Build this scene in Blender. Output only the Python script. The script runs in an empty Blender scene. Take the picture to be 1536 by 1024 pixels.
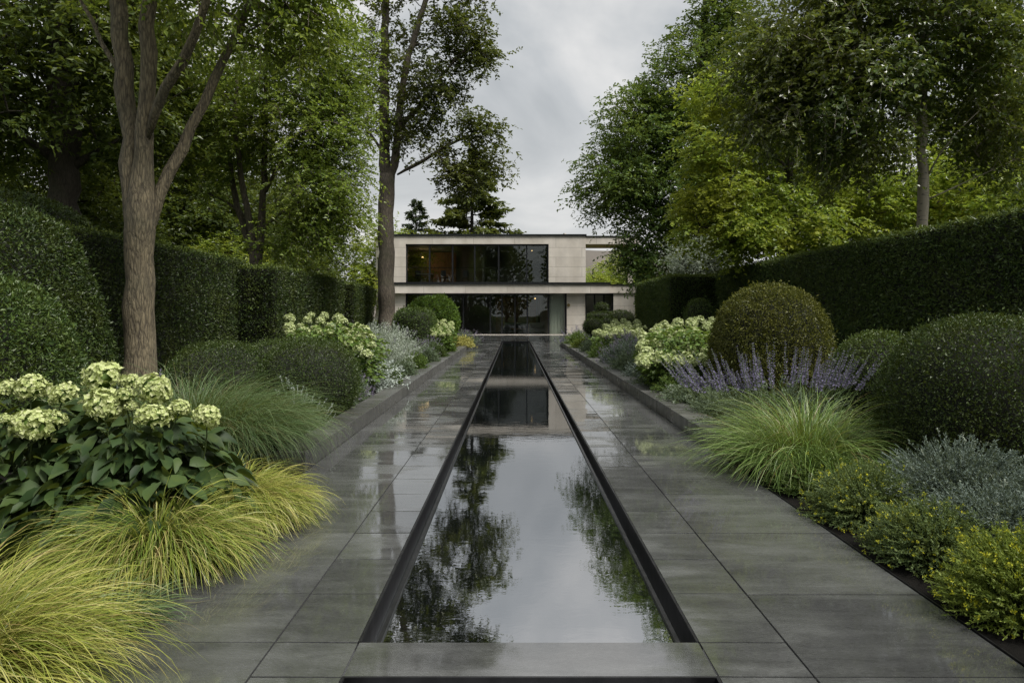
import bpy, math, random
import numpy as np

sc = bpy.context.scene
COL = sc.collection
R = math.radians
F, H0, U0, V0 = 1024.0, 1.45, 772.0, 471.0      # focal length in photo pixels, eye height, vanishing point


def at(u, v, y):
    """photo pixel at a chosen real distance -> point in metres"""
    return np.array([(u - U0) / F * y, y, H0 - (v - V0) / F * y])


# ------------------------------------------------------------------ object helpers
def tag(o, label=None, cat=None, group=None, kind=None):
    if label: o['label'] = label
    if cat: o['category'] = cat
    if group: o['group'] = group
    if kind: o['kind'] = kind
    return o


def thing(name, loc, label, cat, group=None):
    o = bpy.data.objects.new(name, None)
    o.empty_display_size = 0.1
    COL.objects.link(o)
    o.location = [float(c) for c in loc]
    return tag(o, label, cat, group)


def mesh_np(name, V, Q=None, T=None, smooth=False, mats=None, mi=None):
    """numpy vertices, quads and triangles -> mesh"""
    V = np.asarray(V, dtype=np.float32).reshape(-1, 3)
    Q = np.zeros((0, 4), np.int32) if Q is None else np.asarray(Q, np.int32).reshape(-1, 4)
    T = np.zeros((0, 3), np.int32) if T is None else np.asarray(T, np.int32).reshape(-1, 3)
    me = bpy.data.meshes.new(name)
    me.vertices.add(len(V))
    me.vertices.foreach_set('co', V.ravel())
    loops = np.concatenate([Q.ravel(), T.ravel()])
    me.loops.add(len(loops))
    me.loops.foreach_set('vertex_index', loops)
    n = len(Q) + len(T)
    me.polygons.add(n)
    starts = np.concatenate([np.arange(len(Q)) * 4, len(Q) * 4 + np.arange(len(T)) * 3]).astype(np.int32)
    me.polygons.foreach_set('loop_start', starts)
    if mats:
        for m in mats: me.materials.append(m)
    if mi is not None:
        me.polygons.foreach_set('material_index', np.asarray(mi, np.int32))
    me.polygons.foreach_set('use_smooth', np.full(n, smooth, dtype=bool))
    me.update(calc_edges=True)
    return me


class MB:
    """collects shapes for one mesh"""
    def __init__(self):
        self.V, self.Q, self.T, self.mq, self.mt, self.n = [], [], [], [], [], 0

    def add(self, V, Q=None, T=None, m=0):
        V = np.asarray(V, float).reshape(-1, 3)
        self.V.append(V)
        if Q is not None and len(Q):
            Q = np.asarray(Q, int).reshape(-1, 4) + self.n
            self.Q.append(Q); self.mq.append(np.full(len(Q), m))
        if T is not None and len(T):
            T = np.asarray(T, int).reshape(-1, 3) + self.n
            self.T.append(T); self.mt.append(np.full(len(T), m))
        self.n += len(V)
        return self

    def box(self, x0, x1, y0, y1, z0, z1, m=0, b=0.0):
        if b <= 0:
            V = [(x, y, z) for z in (z0, z1) for y in (y0, y1) for x in (x0, x1)]
            Q = [(0, 2, 3, 1), (4, 5, 7, 6), (0, 1, 5, 4), (2, 6, 7, 3), (0, 4, 6, 2), (1, 3, 7, 5)]
            return self.add(V, Q, m=m)
        V, idx = [], {}
        xs, ys, zs = (x0, x1), (y0, y1), (z0, z1)
        for i in (0, 1):
            for j in (0, 1):
                for k in (0, 1):
                    sx, sy, sz = (1 if i == 0 else -1), (1 if j == 0 else -1), (1 if k == 0 else -1)
                    for a in range(3):
                        p = [xs[i] + sx * b, ys[j] + sy * b, zs[k] + sz * b]
                        p[a] = (xs[i], ys[j], zs[k])[a]
                        idx[i, j, k, a] = len(V); V.append(p)
        Q, T = [], []
        for s in (0, 1):
            Q.append([idx[s, 0, 0, 0], idx[s, 1, 0, 0], idx[s, 1, 1, 0], idx[s, 0, 1, 0]])
            Q.append([idx[0, s, 0, 1], idx[1, s, 0, 1], idx[1, s, 1, 1], idx[0, s, 1, 1]])
            Q.append([idx[0, 0, s, 2], idx[1, 0, s, 2], idx[1, 1, s, 2], idx[0, 1, s, 2]])
        for a in (0, 1):
            for c in (0, 1):
                Q.append([idx[0, a, c, 1], idx[1, a, c, 1], idx[1, a, c, 2], idx[0, a, c, 2]])
                Q.append([idx[a, 0, c, 0], idx[a, 1, c, 0], idx[a, 1, c, 2], idx[a, 0, c, 2]])
                Q.append([idx[a, c, 0, 0], idx[a, c, 1, 0], idx[a, c, 1, 1], idx[a, c, 0, 1]])
        for i in (0, 1):
            for j in (0, 1):
                for k in (0, 1): T.append([idx[i, j, k, a] for a in range(3)])
        V = np.array(V); cen = V.mean(0)

        def out(f):
            p = V[f]
            nrm = np.cross(p[1] - p[0], p[2] - p[0])
            return f if np.dot(nrm, p.mean(0) - cen) > 0 else f[::-1]
        return self.add(V, [out(f) for f in Q], [out(f) for f in T], m=m)

    def tube(self, P, r, sides=8, m=0, cap=True):
        P = np.asarray(P, float); r = np.broadcast_to(np.asarray(r, float), (len(P),))
        t = np.gradient(P, axis=0); t /= np.linalg.norm(t, axis=1)[:, None] + 1e-9
        ref = np.array([0.31, 0.95, 0.05]) if abs(t[0][1]) < 0.8 else np.array([1., 0, 0.1])
        a = np.cross(t, ref); a /= np.linalg.norm(a, axis=1)[:, None] + 1e-9
        b = np.cross(t, a)
        th = np.linspace(0, 2 * np.pi, sides, endpoint=False)
        V = P[:, None] + r[:, None, None] * (np.cos(th)[None, :, None] * a[:, None] + np.sin(th)[None, :, None] * b[:, None])
        n = len(P)
        i = np.arange(n - 1)[:, None] * sides; j = np.arange(sides)[None]; j2 = (j + 1) % sides
        Q = np.stack([i + j, i + j2, i + sides + j2, i + sides + j], -1).reshape(-1, 4)
        T = []
        if cap:
            T = [(0, k + 1, k) for k in range(1, sides - 1)] + [((n - 1) * sides, (n - 1) * sides + k, (n - 1) * sides + k + 1) for k in range(1, sides - 1)]
        return self.add(V.reshape(-1, 3), Q, T, m=m)

    def ellipsoid(self, c, r, nu=16, nv=10, m=0, e=1.0):
        V, Q = [], []
        for i in range(nv + 1):
            ph = -np.pi / 2 + np.pi * i / nv
            for j in range(nu):
                th = 2 * np.pi * j / nu
                V.append((c[0] + r[0] * np.cos(ph) * np.cos(th), c[1] + r[1] * np.cos(ph) * np.sin(th), c[2] + r[2] * np.sin(ph)))
        for i in range(nv):
            for j in range(nu):
                Q.append((i * nu + j, i * nu + (j + 1) % nu, (i + 1) * nu + (j + 1) % nu, (i + 1) * nu + j))
        return self.add(V, Q, m=m)

    def data(self, name, mats, base=(0, 0, 0), smooth=False):
        V = np.concatenate(self.V) - np.asarray(base, float)
        Q = np.concatenate(self.Q) if self.Q else None
        T = np.concatenate(self.T) if self.T else None
        mi = np.concatenate((self.mq or []) + (self.mt or []))
        if not isinstance(mats, (list, tuple)): mats = [mats]
        return mesh_np(name, V, Q, T, smooth, mats, mi)

    def part(self, name, mats, parent, smooth=False, label=None, kind=None, base=None):
        """link as ONE mesh, child of parent; vertices were given in world space"""
        b = np.array(parent.location) if base is None else np.asarray(base)
        p = parent
        while base is None and p.parent is not None:
            p = p.parent; b = b + np.array(p.location)
        o = bpy.data.objects.new(name, self.data(name, mats, b, smooth))
        COL.objects.link(o); o.parent = parent
        return tag(o, label, None, None, kind)

    def single(self, name, mats, label=None, cat=None, group=None, kind=None, loc=(0, 0, 0), smooth=False):
        o = bpy.data.objects.new(name, self.data(name, mats, loc, smooth))
        COL.objects.link(o); o.location = [float(c) for c in loc]
        return tag(o, label, cat, group, kind)


# ------------------------------------------------------------------ node materials
def new_mat(name):
    m = bpy.data.materials.new(name); m.use_nodes = True
    nt = m.node_tree; nt.nodes.clear()
    out = nt.nodes.new('ShaderNodeOutputMaterial')
    return m, nt, out


def N(nt, kind, ins=None, **props):
    n = nt.nodes.new(kind)
    for k, v in props.items(): setattr(n, k, v)
    for k, v in (ins or {}).items():
        s = n.inputs[k]
        if isinstance(v, bpy.types.NodeSocket): nt.links.new(v, s)
        elif hasattr(s.default_value, '__len__') and not hasattr(v, '__len__'): s.default_value = [v] * len(s.default_value)
        else: s.default_value = v
    return n


def c4(c): return (c[0], c[1], c[2], 1.0)


def ramp(nt, fac, stops, interp='LINEAR'):
    n = nt.nodes.new('ShaderNodeValToRGB'); n.color_ramp.interpolation = interp
    while len(n.color_ramp.elements) < len(stops): n.color_ramp.elements.new(0.5)
    for e, (p, c) in zip(n.color_ramp.elements, stops):
        e.position = p; e.color = c4(c) if len(c) == 3 else c
    nt.links.new(fac, n.inputs[0])
    return n.outputs[0]


def mixc(nt, fac, a, b, blend='MIX'):
    n = nt.nodes.new('ShaderNodeMix'); n.data_type = 'RGBA'; n.blend_type = blend
    for s, v in ((n.inputs[0], fac), (n.inputs[6], a), (n.inputs[7], b)):
        if isinstance(v, bpy.types.NodeSocket): nt.links.new(v, s)
        else: s.default_value = c4(v) if hasattr(v, '__len__') else v
    return n.outputs[2]


def math_n(nt, op, a, b=0.0, clamp=False):
    n = nt.nodes.new('ShaderNodeMath'); n.operation = op; n.use_clamp = clamp
    for s, v in ((n.inputs[0], a), (n.inputs[1], b)):
        if isinstance(v, bpy.types.NodeSocket): nt.links.new(v, s)
        else: s.default_value = v
    return n.outputs[0]


def foliage(name, cols, trans=0.3, gloss_rough=0.4, ior=1.35, patch=None, patch_scale=1.2, patch_amt=0.5):
    """leaf material: one random tone per leaf, patches of another leaf colour, light coming through, waxy sheen"""
    m, nt, out = new_mat(name)
    g = N(nt, 'ShaderNodeNewGeometry')
    stops = [(i / max(1, len(cols) - 1), c) for i, c in enumerate(cols)]
    col = ramp(nt, g.outputs['Random Per Island'], stops)
    if patch:
        tc = N(nt, 'ShaderNodeTexCoord')
        nz = N(nt, 'ShaderNodeTexNoise', {'Vector': tc.outputs['Object'], 'Scale': patch_scale, 'Detail': 3.0})
        f = ramp(nt, nz.outputs[0], [(0.48, (0, 0, 0)), (0.68, (patch_amt,) * 3)])
        col = mixc(nt, f, col, patch)
    d = N(nt, 'ShaderNodeBsdfDiffuse', {'Color': col})
    tcol = mixc(nt, 0.35, col, (0.30, 0.34, 0.03))
    t = N(nt, 'ShaderNodeBsdfTranslucent', {'Color': tcol})
    mx = N(nt, 'ShaderNodeMixShader', {0: trans, 1: d.outputs[0], 2: t.outputs[0]})
    gl = N(nt, 'ShaderNodeBsdfGlossy', {'Color': (1, 1, 1, 1), 'Roughness': gloss_rough})
    lw = N(nt, 'ShaderNodeLayerWeight', {'Blend': 0.5})
    f0 = ((ior - 1) / (ior + 1)) ** 2
    fr = math_n(nt, 'MULTIPLY_ADD', math_n(nt, 'POWER', lw.outputs['Facing'], 4.0), 0.13); nt.nodes[-1].inputs[2].default_value = f0 * 0.7
    fr = nt.nodes[-1].outputs[0]
    m2 = N(nt, 'ShaderNodeMixShader', {0: fr, 1: mx.outputs[0], 2: gl.outputs[0]})
    nt.links.new(m2.outputs[0], out.inputs[0])
    return m


def simple(name, col, rough=0.6, metallic=0.0, noise=0.0, scale=8.0, bump=0.0, ior=1.45, emit=None, estr=0.0):
    m, nt, out = new_mat(name)
    b = N(nt, 'ShaderNodeBsdfPrincipled', {'Roughness': rough, 'Metallic': metallic, 'IOR': ior})
    if noise or bump:
        tc = N(nt, 'ShaderNodeTexCoord')
        nz = N(nt, 'ShaderNodeTexNoise', {'Vector': tc.outputs['Object'], 'Scale': scale, 'Detail': 6.0})
        lo = [c * (1 - noise) for c in col]; hi = [min(1, c * (1 + noise)) for c in col]
        nt.links.new(ramp(nt, nz.outputs[0], [(0.3, lo), (0.7, hi)]), b.inputs['Base Color'])
        if bump:
            bp = N(nt, 'ShaderNodeBump', {'Strength': bump, 'Distance': 0.02, 'Height': nz.outputs[0]})
            nt.links.new(bp.outputs[0], b.inputs['Normal'])
    else:
        b.inputs['Base Color'].default_value = c4(col)
    if emit:
        b.inputs['Emission Color'].default_value = c4(emit); b.inputs['Emission Strength'].default_value = estr
    nt.links.new(b.outputs[0], out.inputs[0])
    return m


def bark(name, dark, light, moss=(0.05, 0.06, 0.025), sc_=1.0, bump=0.9):
    m, nt, out = new_mat(name)
    tc = N(nt, 'ShaderNodeTexCoord')
    mp = N(nt, 'ShaderNodeMapping', {'Vector': tc.outputs['Object'], 'Scale': (9 * sc_, 9 * sc_, 1.6 * sc_)})
    nz = N(nt, 'ShaderNodeTexNoise', {'Vector': mp.outputs[0], 'Scale': 2.2, 'Detail': 8.0, 'Roughness': 0.7, 'Distortion': 0.6})
    vo = N(nt, 'ShaderNodeTexVoronoi', {'Vector': mp.outputs[0], 'Scale': 3.0}, feature='DISTANCE_TO_EDGE')
    h = math_n(nt, 'ADD', nz.outputs[0], math_n(nt, 'MINIMUM', vo.outputs['Distance'], 0.25))
    col = ramp(nt, h, [(0.38, dark), (0.62, [(a + b) / 2 for a, b in zip(dark, light)]), (0.85, light)])
    n2 = N(nt, 'ShaderNodeTexNoise', {'Vector': tc.outputs['Object'], 'Scale': 1.3, 'Detail': 4.0})
    col = mixc(nt, ramp(nt, n2.outputs[0], [(0.5, (0, 0, 0)), (0.72, (0.55,) * 3)]), col, moss)
    bp = N(nt, 'ShaderNodeBump', {'Strength': bump, 'Distance': 0.03, 'Height': h})
    b = N(nt, 'ShaderNodeBsdfPrincipled', {'Base Color': col, 'Roughness': 0.85, 'Normal': bp.outputs[0]})
    nt.links.new(b.outputs[0], out.inputs[0])
    return m


def birch_bark():
    m, nt, out = new_mat('birch_bark')
    tc = N(nt, 'ShaderNodeTexCoord')
    mp = N(nt, 'ShaderNodeMapping', {'Vector': tc.outputs['Object'], 'Scale': (3, 3, 13)})
    nz = N(nt, 'ShaderNodeTexNoise', {'Vector': mp.outputs[0], 'Scale': 1.6, 'Detail': 5.0})
    n2 = N(nt, 'ShaderNodeTexNoise', {'Vector': tc.outputs['Object'], 'Scale': 2.6, 'Detail': 4.0})
    col = mixc(nt, n2.outputs[0], (0.20, 0.17, 0.12), (0.31, 0.28, 0.22))
    col = mixc(nt, ramp(nt, nz.outputs[0], [(0.60, (0, 0, 0)), (0.68, (0.9,) * 3)]), col, (0.05, 0.042, 0.035))
    b = N(nt, 'ShaderNodeBsdfPrincipled', {'Base Color': col, 'Roughness': 0.6})
    nt.links.new(b.outputs[0], out.inputs[0])
    return m


def paving_mat(name, base=(0.068, 0.070, 0.069), ior=2.7, dry=0.0):
    """wet dark slate: streaks along the stone, one tone per slab, drier and wetter patches in the gloss"""
    m, nt, out = new_mat(name)
    tc = N(nt, 'ShaderNodeTexCoord'); g = N(nt, 'ShaderNodeNewGeometry')
    rnd = g.outputs['Random Per Island']
    off = N(nt, 'ShaderNodeCombineXYZ', {'X': math_n(nt, 'MULTIPLY', rnd, 37.0), 'Y': math_n(nt, 'MULTIPLY', rnd, 91.0)})
    v = N(nt, 'ShaderNodeVectorMath', {0: tc.outputs['Object'], 1: off.outputs[0]}, operation='ADD')
    mp = N(nt, 'ShaderNodeMapping', {'Vector': v.outputs[0], 'Scale': (1.0, 4.5, 1.0), 'Rotation': (0, 0, 0.16)})
    nz = N(nt, 'ShaderNodeTexNoise', {'Vector': mp.outputs[0], 'Scale': 2.4, 'Detail': 9.0, 'Roughness': 0.66, 'Distortion': 0.9})
    tone = math_n(nt, 'MULTIPLY_ADD', rnd, 0.45); nt.nodes[-1].inputs[2].default_value = 0.78
    k = ramp(nt, nz.outputs[0], [(0.28, (0.74,) * 3), (0.5, (1.0,) * 3), (0.72, (1.28,) * 3)])
    gr = N(nt, 'ShaderNodeTexNoise', {'Vector': mp.outputs[0], 'Scale': 38.0, 'Detail': 5.0, 'Roughness': 0.75})
    k = mixc(nt, 1.0, k, ramp(nt, gr.outputs[0], [(0.32, (0.72,) * 3), (0.5, (1.0,) * 3), (0.7, (1.35,) * 3)]), 'MULTIPLY')
    col = mixc(nt, 1.0, base, k, 'MULTIPLY')
    tn = N(nt, 'ShaderNodeCombineXYZ', {'X': tone, 'Y': tone, 'Z': tone})
    col = mixc(nt, 1.0, col, tn.outputs[0], 'MULTIPLY')
    wn = N(nt, 'ShaderNodeTexNoise', {'Vector': tc.outputs['Object'], 'Scale': 1.3, 'Detail': 6.0, 'Roughness': 0.62})
    wn2 = N(nt, 'ShaderNodeTexNoise', {'Vector': mp.outputs[0], 'Scale': 1.1, 'Detail': 6.0})
    w = math_n(nt, 'ADD', math_n(nt, 'MULTIPLY', wn.outputs[0], 0.6), math_n(nt, 'MULTIPLY', wn2.outputs[0], 0.4))
    col = mixc(nt, 1.0, col, ramp(nt, w, [(0.42, (0.80,) * 3), (0.58, (1.12,) * 3)]), 'MULTIPLY')
    sm = N(nt, 'ShaderNodeMapping', {'Vector': v.outputs[0], 'Scale': (2.2, 7.0, 1.0), 'Rotation': (0, 0, -0.25)})
    sn = N(nt, 'ShaderNodeTexNoise', {'Vector': sm.outputs[0], 'Scale': 3.1, 'Detail': 8.0, 'Roughness': 0.75, 'Distortion': 1.4})
    col = mixc(nt, ramp(nt, sn.outputs[0], [(0.64, (0, 0, 0)), (0.74, (0.5,) * 3)]), col, (0.19, 0.19, 0.18))
    rough = ramp(nt, w, [(0.45, (0.018 + dry,) * 3), (0.51, (0.07 + dry,) * 3), (0.57, (0.21 + dry,) * 3)])
    h = math_n(nt, 'ADD', math_n(nt, 'MULTIPLY', nz.outputs[0], 1.0), math_n(nt, 'MULTIPLY', gr.outputs[0], 0.04))
    bp = N(nt, 'ShaderNodeBump', {'Strength': 0.05, 'Distance': 0.003, 'Height': h})
    b = N(nt, 'ShaderNodeBsdfPrincipled', {'Base Color': col, 'Roughness': rough, 'IOR': ior, 'Normal': bp.outputs[0]})
    nt.links.new(b.outputs[0], out.inputs[0])
    return m


def water_mat():
    m, nt, out = new_mat('black_pool_water')
    tc = N(nt, 'ShaderNodeTexCoord')
    mp = N(nt, 'ShaderNodeMapping', {'Vector': tc.outputs['Object'], 'Scale': (1.0, 1.6, 1.0)})
    n1 = N(nt, 'ShaderNodeTexNoise', {'Vector': mp.outputs[0], 'Scale': 5.0, 'Detail': 4.0, 'Roughness': 0.55, 'Distortion': 0.5})
    n2 = N(nt, 'ShaderNodeTexNoise', {'Vector': mp.outputs[0], 'Scale': 22.0, 'Detail': 2.0})
    h = math_n(nt, 'ADD', n1.outputs[0], math_n(nt, 'MULTIPLY', n2.outputs[0], 0.12))
    bp = N(nt, 'ShaderNodeBump', {'Strength': 0.05, 'Distance': 0.010, 'Height': h})
    d = N(nt, 'ShaderNodeBsdfDiffuse', {'Color': (0.004, 0.005, 0.005, 1)})
    gl = N(nt, 'ShaderNodeBsdfGlossy', {'Color': (0.97, 0.98, 1.0, 1), 'Roughness': 0.012, 'Normal': bp.outputs[0]})
    fr = N(nt, 'ShaderNodeFresnel', {'IOR': 7.5})
    mx = N(nt, 'ShaderNodeMixShader', {0: fr.outputs[0], 1: d.outputs[0], 2: gl.outputs[0]})
    nt.links.new(mx.outputs[0], out.inputs[0])
    return m


def stone_mat():
    m, nt, out = new_mat('pale_stone_cladding')
    tc = N(nt, 'ShaderNodeTexCoord')
    sp = N(nt, 'ShaderNodeSeparateXYZ', {0: tc.outputs['Object']})
    cb = N(nt, 'ShaderNodeCombineXYZ', {'X': math_n(nt, 'ADD', sp.outputs['X'], sp.outputs['Y']), 'Y': sp.outputs['Z']})
    br = N(nt, 'ShaderNodeTexBrick', {'Vector': cb.outputs[0], 'Color1': (0.74, 0.685, 0.61, 1), 'Color2': (0.65, 0.60, 0.53, 1), 'Mortar': (0.38, 0.35, 0.30, 1),
                                      'Scale': 1.0, 'Mortar Size': 0.012, 'Mortar Smooth': 0.1, 'Brick Width': 2.9, 'Row Height': 0.68}, offset=0.37)
    n1 = N(nt, 'ShaderNodeTexNoise', {'Vector': tc.outputs['Object'], 'Scale': 1.1, 'Detail': 8.0, 'Roughness': 0.65})
    mp = N(nt, 'ShaderNodeMapping', {'Vector': tc.outputs['Object'], 'Scale': (1.3, 1.3, 0.25)})
    n2 = N(nt, 'ShaderNodeTexNoise', {'Vector': mp.outputs[0], 'Scale': 1.0, 'Detail': 5.0})
    k = mixc(nt, 1.0, ramp(nt, n1.outputs[0], [(0.3, (0.84,) * 3), (0.7, (1.10,) * 3)]), ramp(nt, n2.outputs[0], [(0.35, (0.90, 0.89, 0.87)), (0.6, (1.03,) * 3)]), 'MULTIPLY')
    col = mixc(nt, 1.0, br.outputs[0], k, 'MULTIPLY')
    bp = N(nt, 'ShaderNodeBump', {'Strength': 0.3, 'Distance': 0.01, 'Height': n1.outputs[0]})
    b = N(nt, 'ShaderNodeBsdfPrincipled', {'Base Color': col, 'Roughness': 0.8, 'Normal': bp.outputs[0]})
    nt.links.new(b.outputs[0], out.inputs[0])
    return m


def glass_mat():
    m, nt, out = new_mat('window_glass')
    t = N(nt, 'ShaderNodeBsdfTransparent', {'Color': (0.90, 0.93, 0.91, 1)})
    gl = N(nt, 'ShaderNodeBsdfGlossy', {'Color': (0.95, 1, 1, 1), 'Roughness': 0.01})
    fr = N(nt, 'ShaderNodeFresnel', {'IOR': 1.5})
    mx = N(nt, 'ShaderNodeMixShader', {0: fr.outputs[0], 1: t.outputs[0], 2: gl.outputs[0]})
    nt.links.new(mx.outputs[0], out.inputs[0])
    return m


def soil_mat(name, a, b_, scale=30.0):
    m, nt, out = new_mat(name)
    tc = N(nt, 'ShaderNodeTexCoord')
    n1 = N(nt, 'ShaderNodeTexNoise', {'Vector': tc.outputs['Object'], 'Scale': scale, 'Detail': 8.0, 'Roughness': 0.7})
    n2 = N(nt, 'ShaderNodeTexNoise', {'Vector': tc.outputs['Object'], 'Scale': scale * 0.06, 'Detail': 4.0})
    col = mixc(nt, n1.outputs[0], a, b_)
    col = mixc(nt, ramp(nt, n2.outputs[0], [(0.4, (0, 0, 0)), (0.6, (0.5,) * 3)]), col, a)
    bp = N(nt, 'ShaderNodeBump', {'Strength': 0.8, 'Distance': 0.04, 'Height': n1.outputs[0]})
    b = N(nt, 'ShaderNodeBsdfPrincipled', {'Base Color': col, 'Roughness': 0.95, 'Specular IOR Level': 0.12, 'Normal': bp.outputs[0]})
    nt.links.new(b.outputs[0], out.inputs[0])
    return m


M = {}
M['pave'] = paving_mat('wet_slate')
M['kerb'] = paving_mat('kerb_slate', (0.07, 0.07, 0.066), 1.5, 0.25)
M['mortar'] = simple('dark_joint', (0.018, 0.018, 0.018), 0.6)
M['steel'] = simple('black_pool_steel', (0.012, 0.012, 0.013), 0.32, 0.3, 0.5, 14.0, 0.1)
M['water'] = water_mat()
M['stone'] = stone_mat()
M['metal'] = simple('charcoal_metal', (0.022, 0.024, 0.026), 0.4, 0.4, 0.2, 6.0)
M['glass'] = glass_mat()
M['plaster'] = simple('interior_plaster', (0.30, 0.28, 0.25), 0.8, 0, 0.1, 2.0)
M['wood'] = simple('warm_timber', (0.36, 0.20, 0.10), 0.5, 0, 0.3, 5.0)
M['floor'] = simple('interior_floor', (0.20, 0.17, 0.14), 0.4, 0, 0.15, 3.0)
M['curtain'] = simple('sage_curtain', (0.46, 0.52, 0.44), 0.85, 0, 0.06, 9.0)
M['fabric'] = simple('grey_fabric', (0.10, 0.10, 0.10), 0.9, 0, 0.2, 30.0)
M['white'] = simple('white_top', (0.7, 0.7, 0.68), 0.5, 0, 0.05, 5.0)
M['lamp'] = simple('lamp_glow', (0.9, 0.7, 0.4), 0.5, emit=(1.0, 0.62, 0.25), estr=1.6)
M['soil'] = soil_mat('dark_bed_soil', (0.004, 0.0038, 0.0034), (0.013, 0.0115, 0.0095))
M['ground'] = soil_mat('rough_lawn', (0.022, 0.034, 0.010), (0.05, 0.07, 0.022), 12.0)
M['hill'] = soil_mat('heather_hill', (0.085, 0.078, 0.068), (0.16, 0.14, 0.12), 0.5)
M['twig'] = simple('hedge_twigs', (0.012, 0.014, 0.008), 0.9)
M['bark_brown'] = bark('brown_bark', (0.034, 0.027, 0.017), (0.20, 0.165, 0.10), (0.06, 0.06, 0.035), 1.0, 1.0)
M['bark_dark'] = bark('dark_bark', (0.018, 0.014, 0.010), (0.06, 0.048, 0.036))
M['bark_grey'] = bark('grey_bark', (0.05, 0.042, 0.032), (0.17, 0.14, 0.105))
M['bark_birch'] = birch_bark()
M['stem'] = simple('green_stem', (0.07, 0.10, 0.03), 0.6, 0, 0.3, 10.0)

M['yew'] = foliage('yew_leaf', [(0.015, 0.029, 0.008), (0.032, 0.055, 0.013), (0.075, 0.11, 0.025)], 0.15, 0.42, 1.4, (0.085, 0.105, 0.022), 1.6, 0.5)
M['box_dark'] = foliage('dark_box_leaf', [(0.015, 0.03, 0.008), (0.03, 0.053, 0.012), (0.05, 0.08, 0.018), (0.08, 0.115, 0.025)], 0.15, 0.4, 1.4, (0.05, 0.062, 0.012), 2.2, 0.5)
M['hedge_top_lit'] = foliage('lit_top_leaf', [(0.05, 0.08, 0.016), (0.09, 0.13, 0.024), (0.15, 0.19, 0.035)], 0.25, 0.42, 1.4)  # light falling on the hedge tops, painted as a paler leaf colour
M['yew_gold'] = foliage('golden_yew_leaf', [(0.045, 0.056, 0.011), (0.085, 0.095, 0.017), (0.16, 0.16, 0.028)], 0.2, 0.42, 1.4, (0.10, 0.098, 0.018), 1.5, 0.6)
M['box'] = foliage('box_leaf', [(0.024, 0.048, 0.012), (0.05, 0.088, 0.02), (0.11, 0.165, 0.036)], 0.2, 0.42, 1.42, (0.10, 0.125, 0.03), 2.0, 0.4)
M['box_bright'] = foliage('bright_shrub_leaf', [(0.07, 0.13, 0.022), (0.10, 0.18, 0.03), (0.15, 0.24, 0.04)], 0.3, 0.4, 1.35)
M['oak'] = foliage('broad_leaf_olive', [(0.045, 0.062, 0.016), (0.07, 0.095, 0.022), (0.1, 0.125, 0.03)], 0.35, 0.33, 1.42, (0.15, 0.15, 0.025), 0.35, 0.5)
M['dark_leaf'] = foliage('dark_leaf', [(0.04, 0.066, 0.014), (0.065, 0.1, 0.02), (0.105, 0.145, 0.027)], 0.45, 0.38, 1.38, (0.14, 0.165, 0.025), 0.3, 0.45)
M['light_leaf'] = foliage('light_green_leaf', [(0.1, 0.165, 0.026), (0.16, 0.24, 0.036), (0.26, 0.34, 0.055)], 0.5, 0.38, 1.38, (0.27, 0.30, 0.04), 0.5, 0.55)
M['near_leaf'] = foliage('mid_green_leaf', [(0.09, 0.15, 0.022), (0.14, 0.215, 0.032), (0.22, 0.29, 0.045)], 0.52, 0.35, 1.38, (0.23, 0.26, 0.03), 0.5, 0.45)
M['cool_leaf'] = foliage('cool_green_leaf', [(0.055, 0.105, 0.024), (0.085, 0.15, 0.032), (0.13, 0.21, 0.045)], 0.4, 0.32, 1.42, (0.15, 0.20, 0.035), 0.35, 0.5)
M['maple_leaf'] = foliage('maple_leaf', [(0.13, 0.21, 0.025), (0.21, 0.3, 0.036), (0.33, 0.4, 0.05)], 0.5, 0.38, 1.38, (0.40, 0.38, 0.04), 0.55, 0.55)
M['birch_leaf'] = foliage('birch_leaf', [(0.045, 0.078, 0.018), (0.075, 0.12, 0.024), (0.125, 0.17, 0.034)], 0.35, 0.25, 1.65, (0.18, 0.18, 0.035), 0.45, 0.4)
M['conifer'] = foliage('conifer_leaf', [(0.022, 0.04, 0.018), (0.04, 0.062, 0.024)], 0.15, 0.5, 1.3)
M['silver_leaf'] = foliage('silver_leaf', [(0.22, 0.26, 0.20), (0.32, 0.37, 0.30), (0.46, 0.50, 0.43)], 0.25, 0.55, 1.3)
M['white_leaf'] = foliage('white_felt_leaf', [(0.34, 0.39, 0.36), (0.48, 0.54, 0.50), (0.62, 0.67, 0.62)], 0.2, 0.6, 1.25)
M['sage_leaf'] = foliage('grey_green_leaf', [(0.085, 0.12, 0.075), (0.12, 0.165, 0.10), (0.18, 0.225, 0.14)], 0.25, 0.5, 1.3)
M['blue_leaf'] = foliage('blue_grey_leaf', [(0.075, 0.105, 0.085), (0.115, 0.15, 0.125), (0.18, 0.22, 0.185)], 0.2, 0.5, 1.3)
M['lime_leaf'] = foliage('lime_leaf', [(0.11, 0.16, 0.03), (0.16, 0.215, 0.04), (0.24, 0.29, 0.055)], 0.3, 0.45, 1.33)
M['green_leaf'] = foliage('fresh_green_leaf', [(0.07, 0.12, 0.03), (0.10, 0.165, 0.04), (0.15, 0.22, 0.05)], 0.3, 0.45, 1.33)
M['santo_leaf'] = foliage('soft_green_leaf', [(0.075, 0.115, 0.045), (0.11, 0.16, 0.06), (0.16, 0.21, 0.08)], 0.3, 0.5, 1.3, (0.20, 0.23, 0.04), 5.0, 0.5)
M['yellow_leaf'] = foliage('pale_yellow_leaf', [(0.32, 0.30, 0.08), (0.45, 0.42, 0.13), (0.55, 0.52, 0.2)], 0.3, 0.5, 1.3)
M['yellow_flower'] = foliage('yellow_flower', [(0.34, 0.36, 0.02), (0.5, 0.48, 0.03), (0.42, 0.46, 0.05)], 0.3, 0.5, 1.3)
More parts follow.
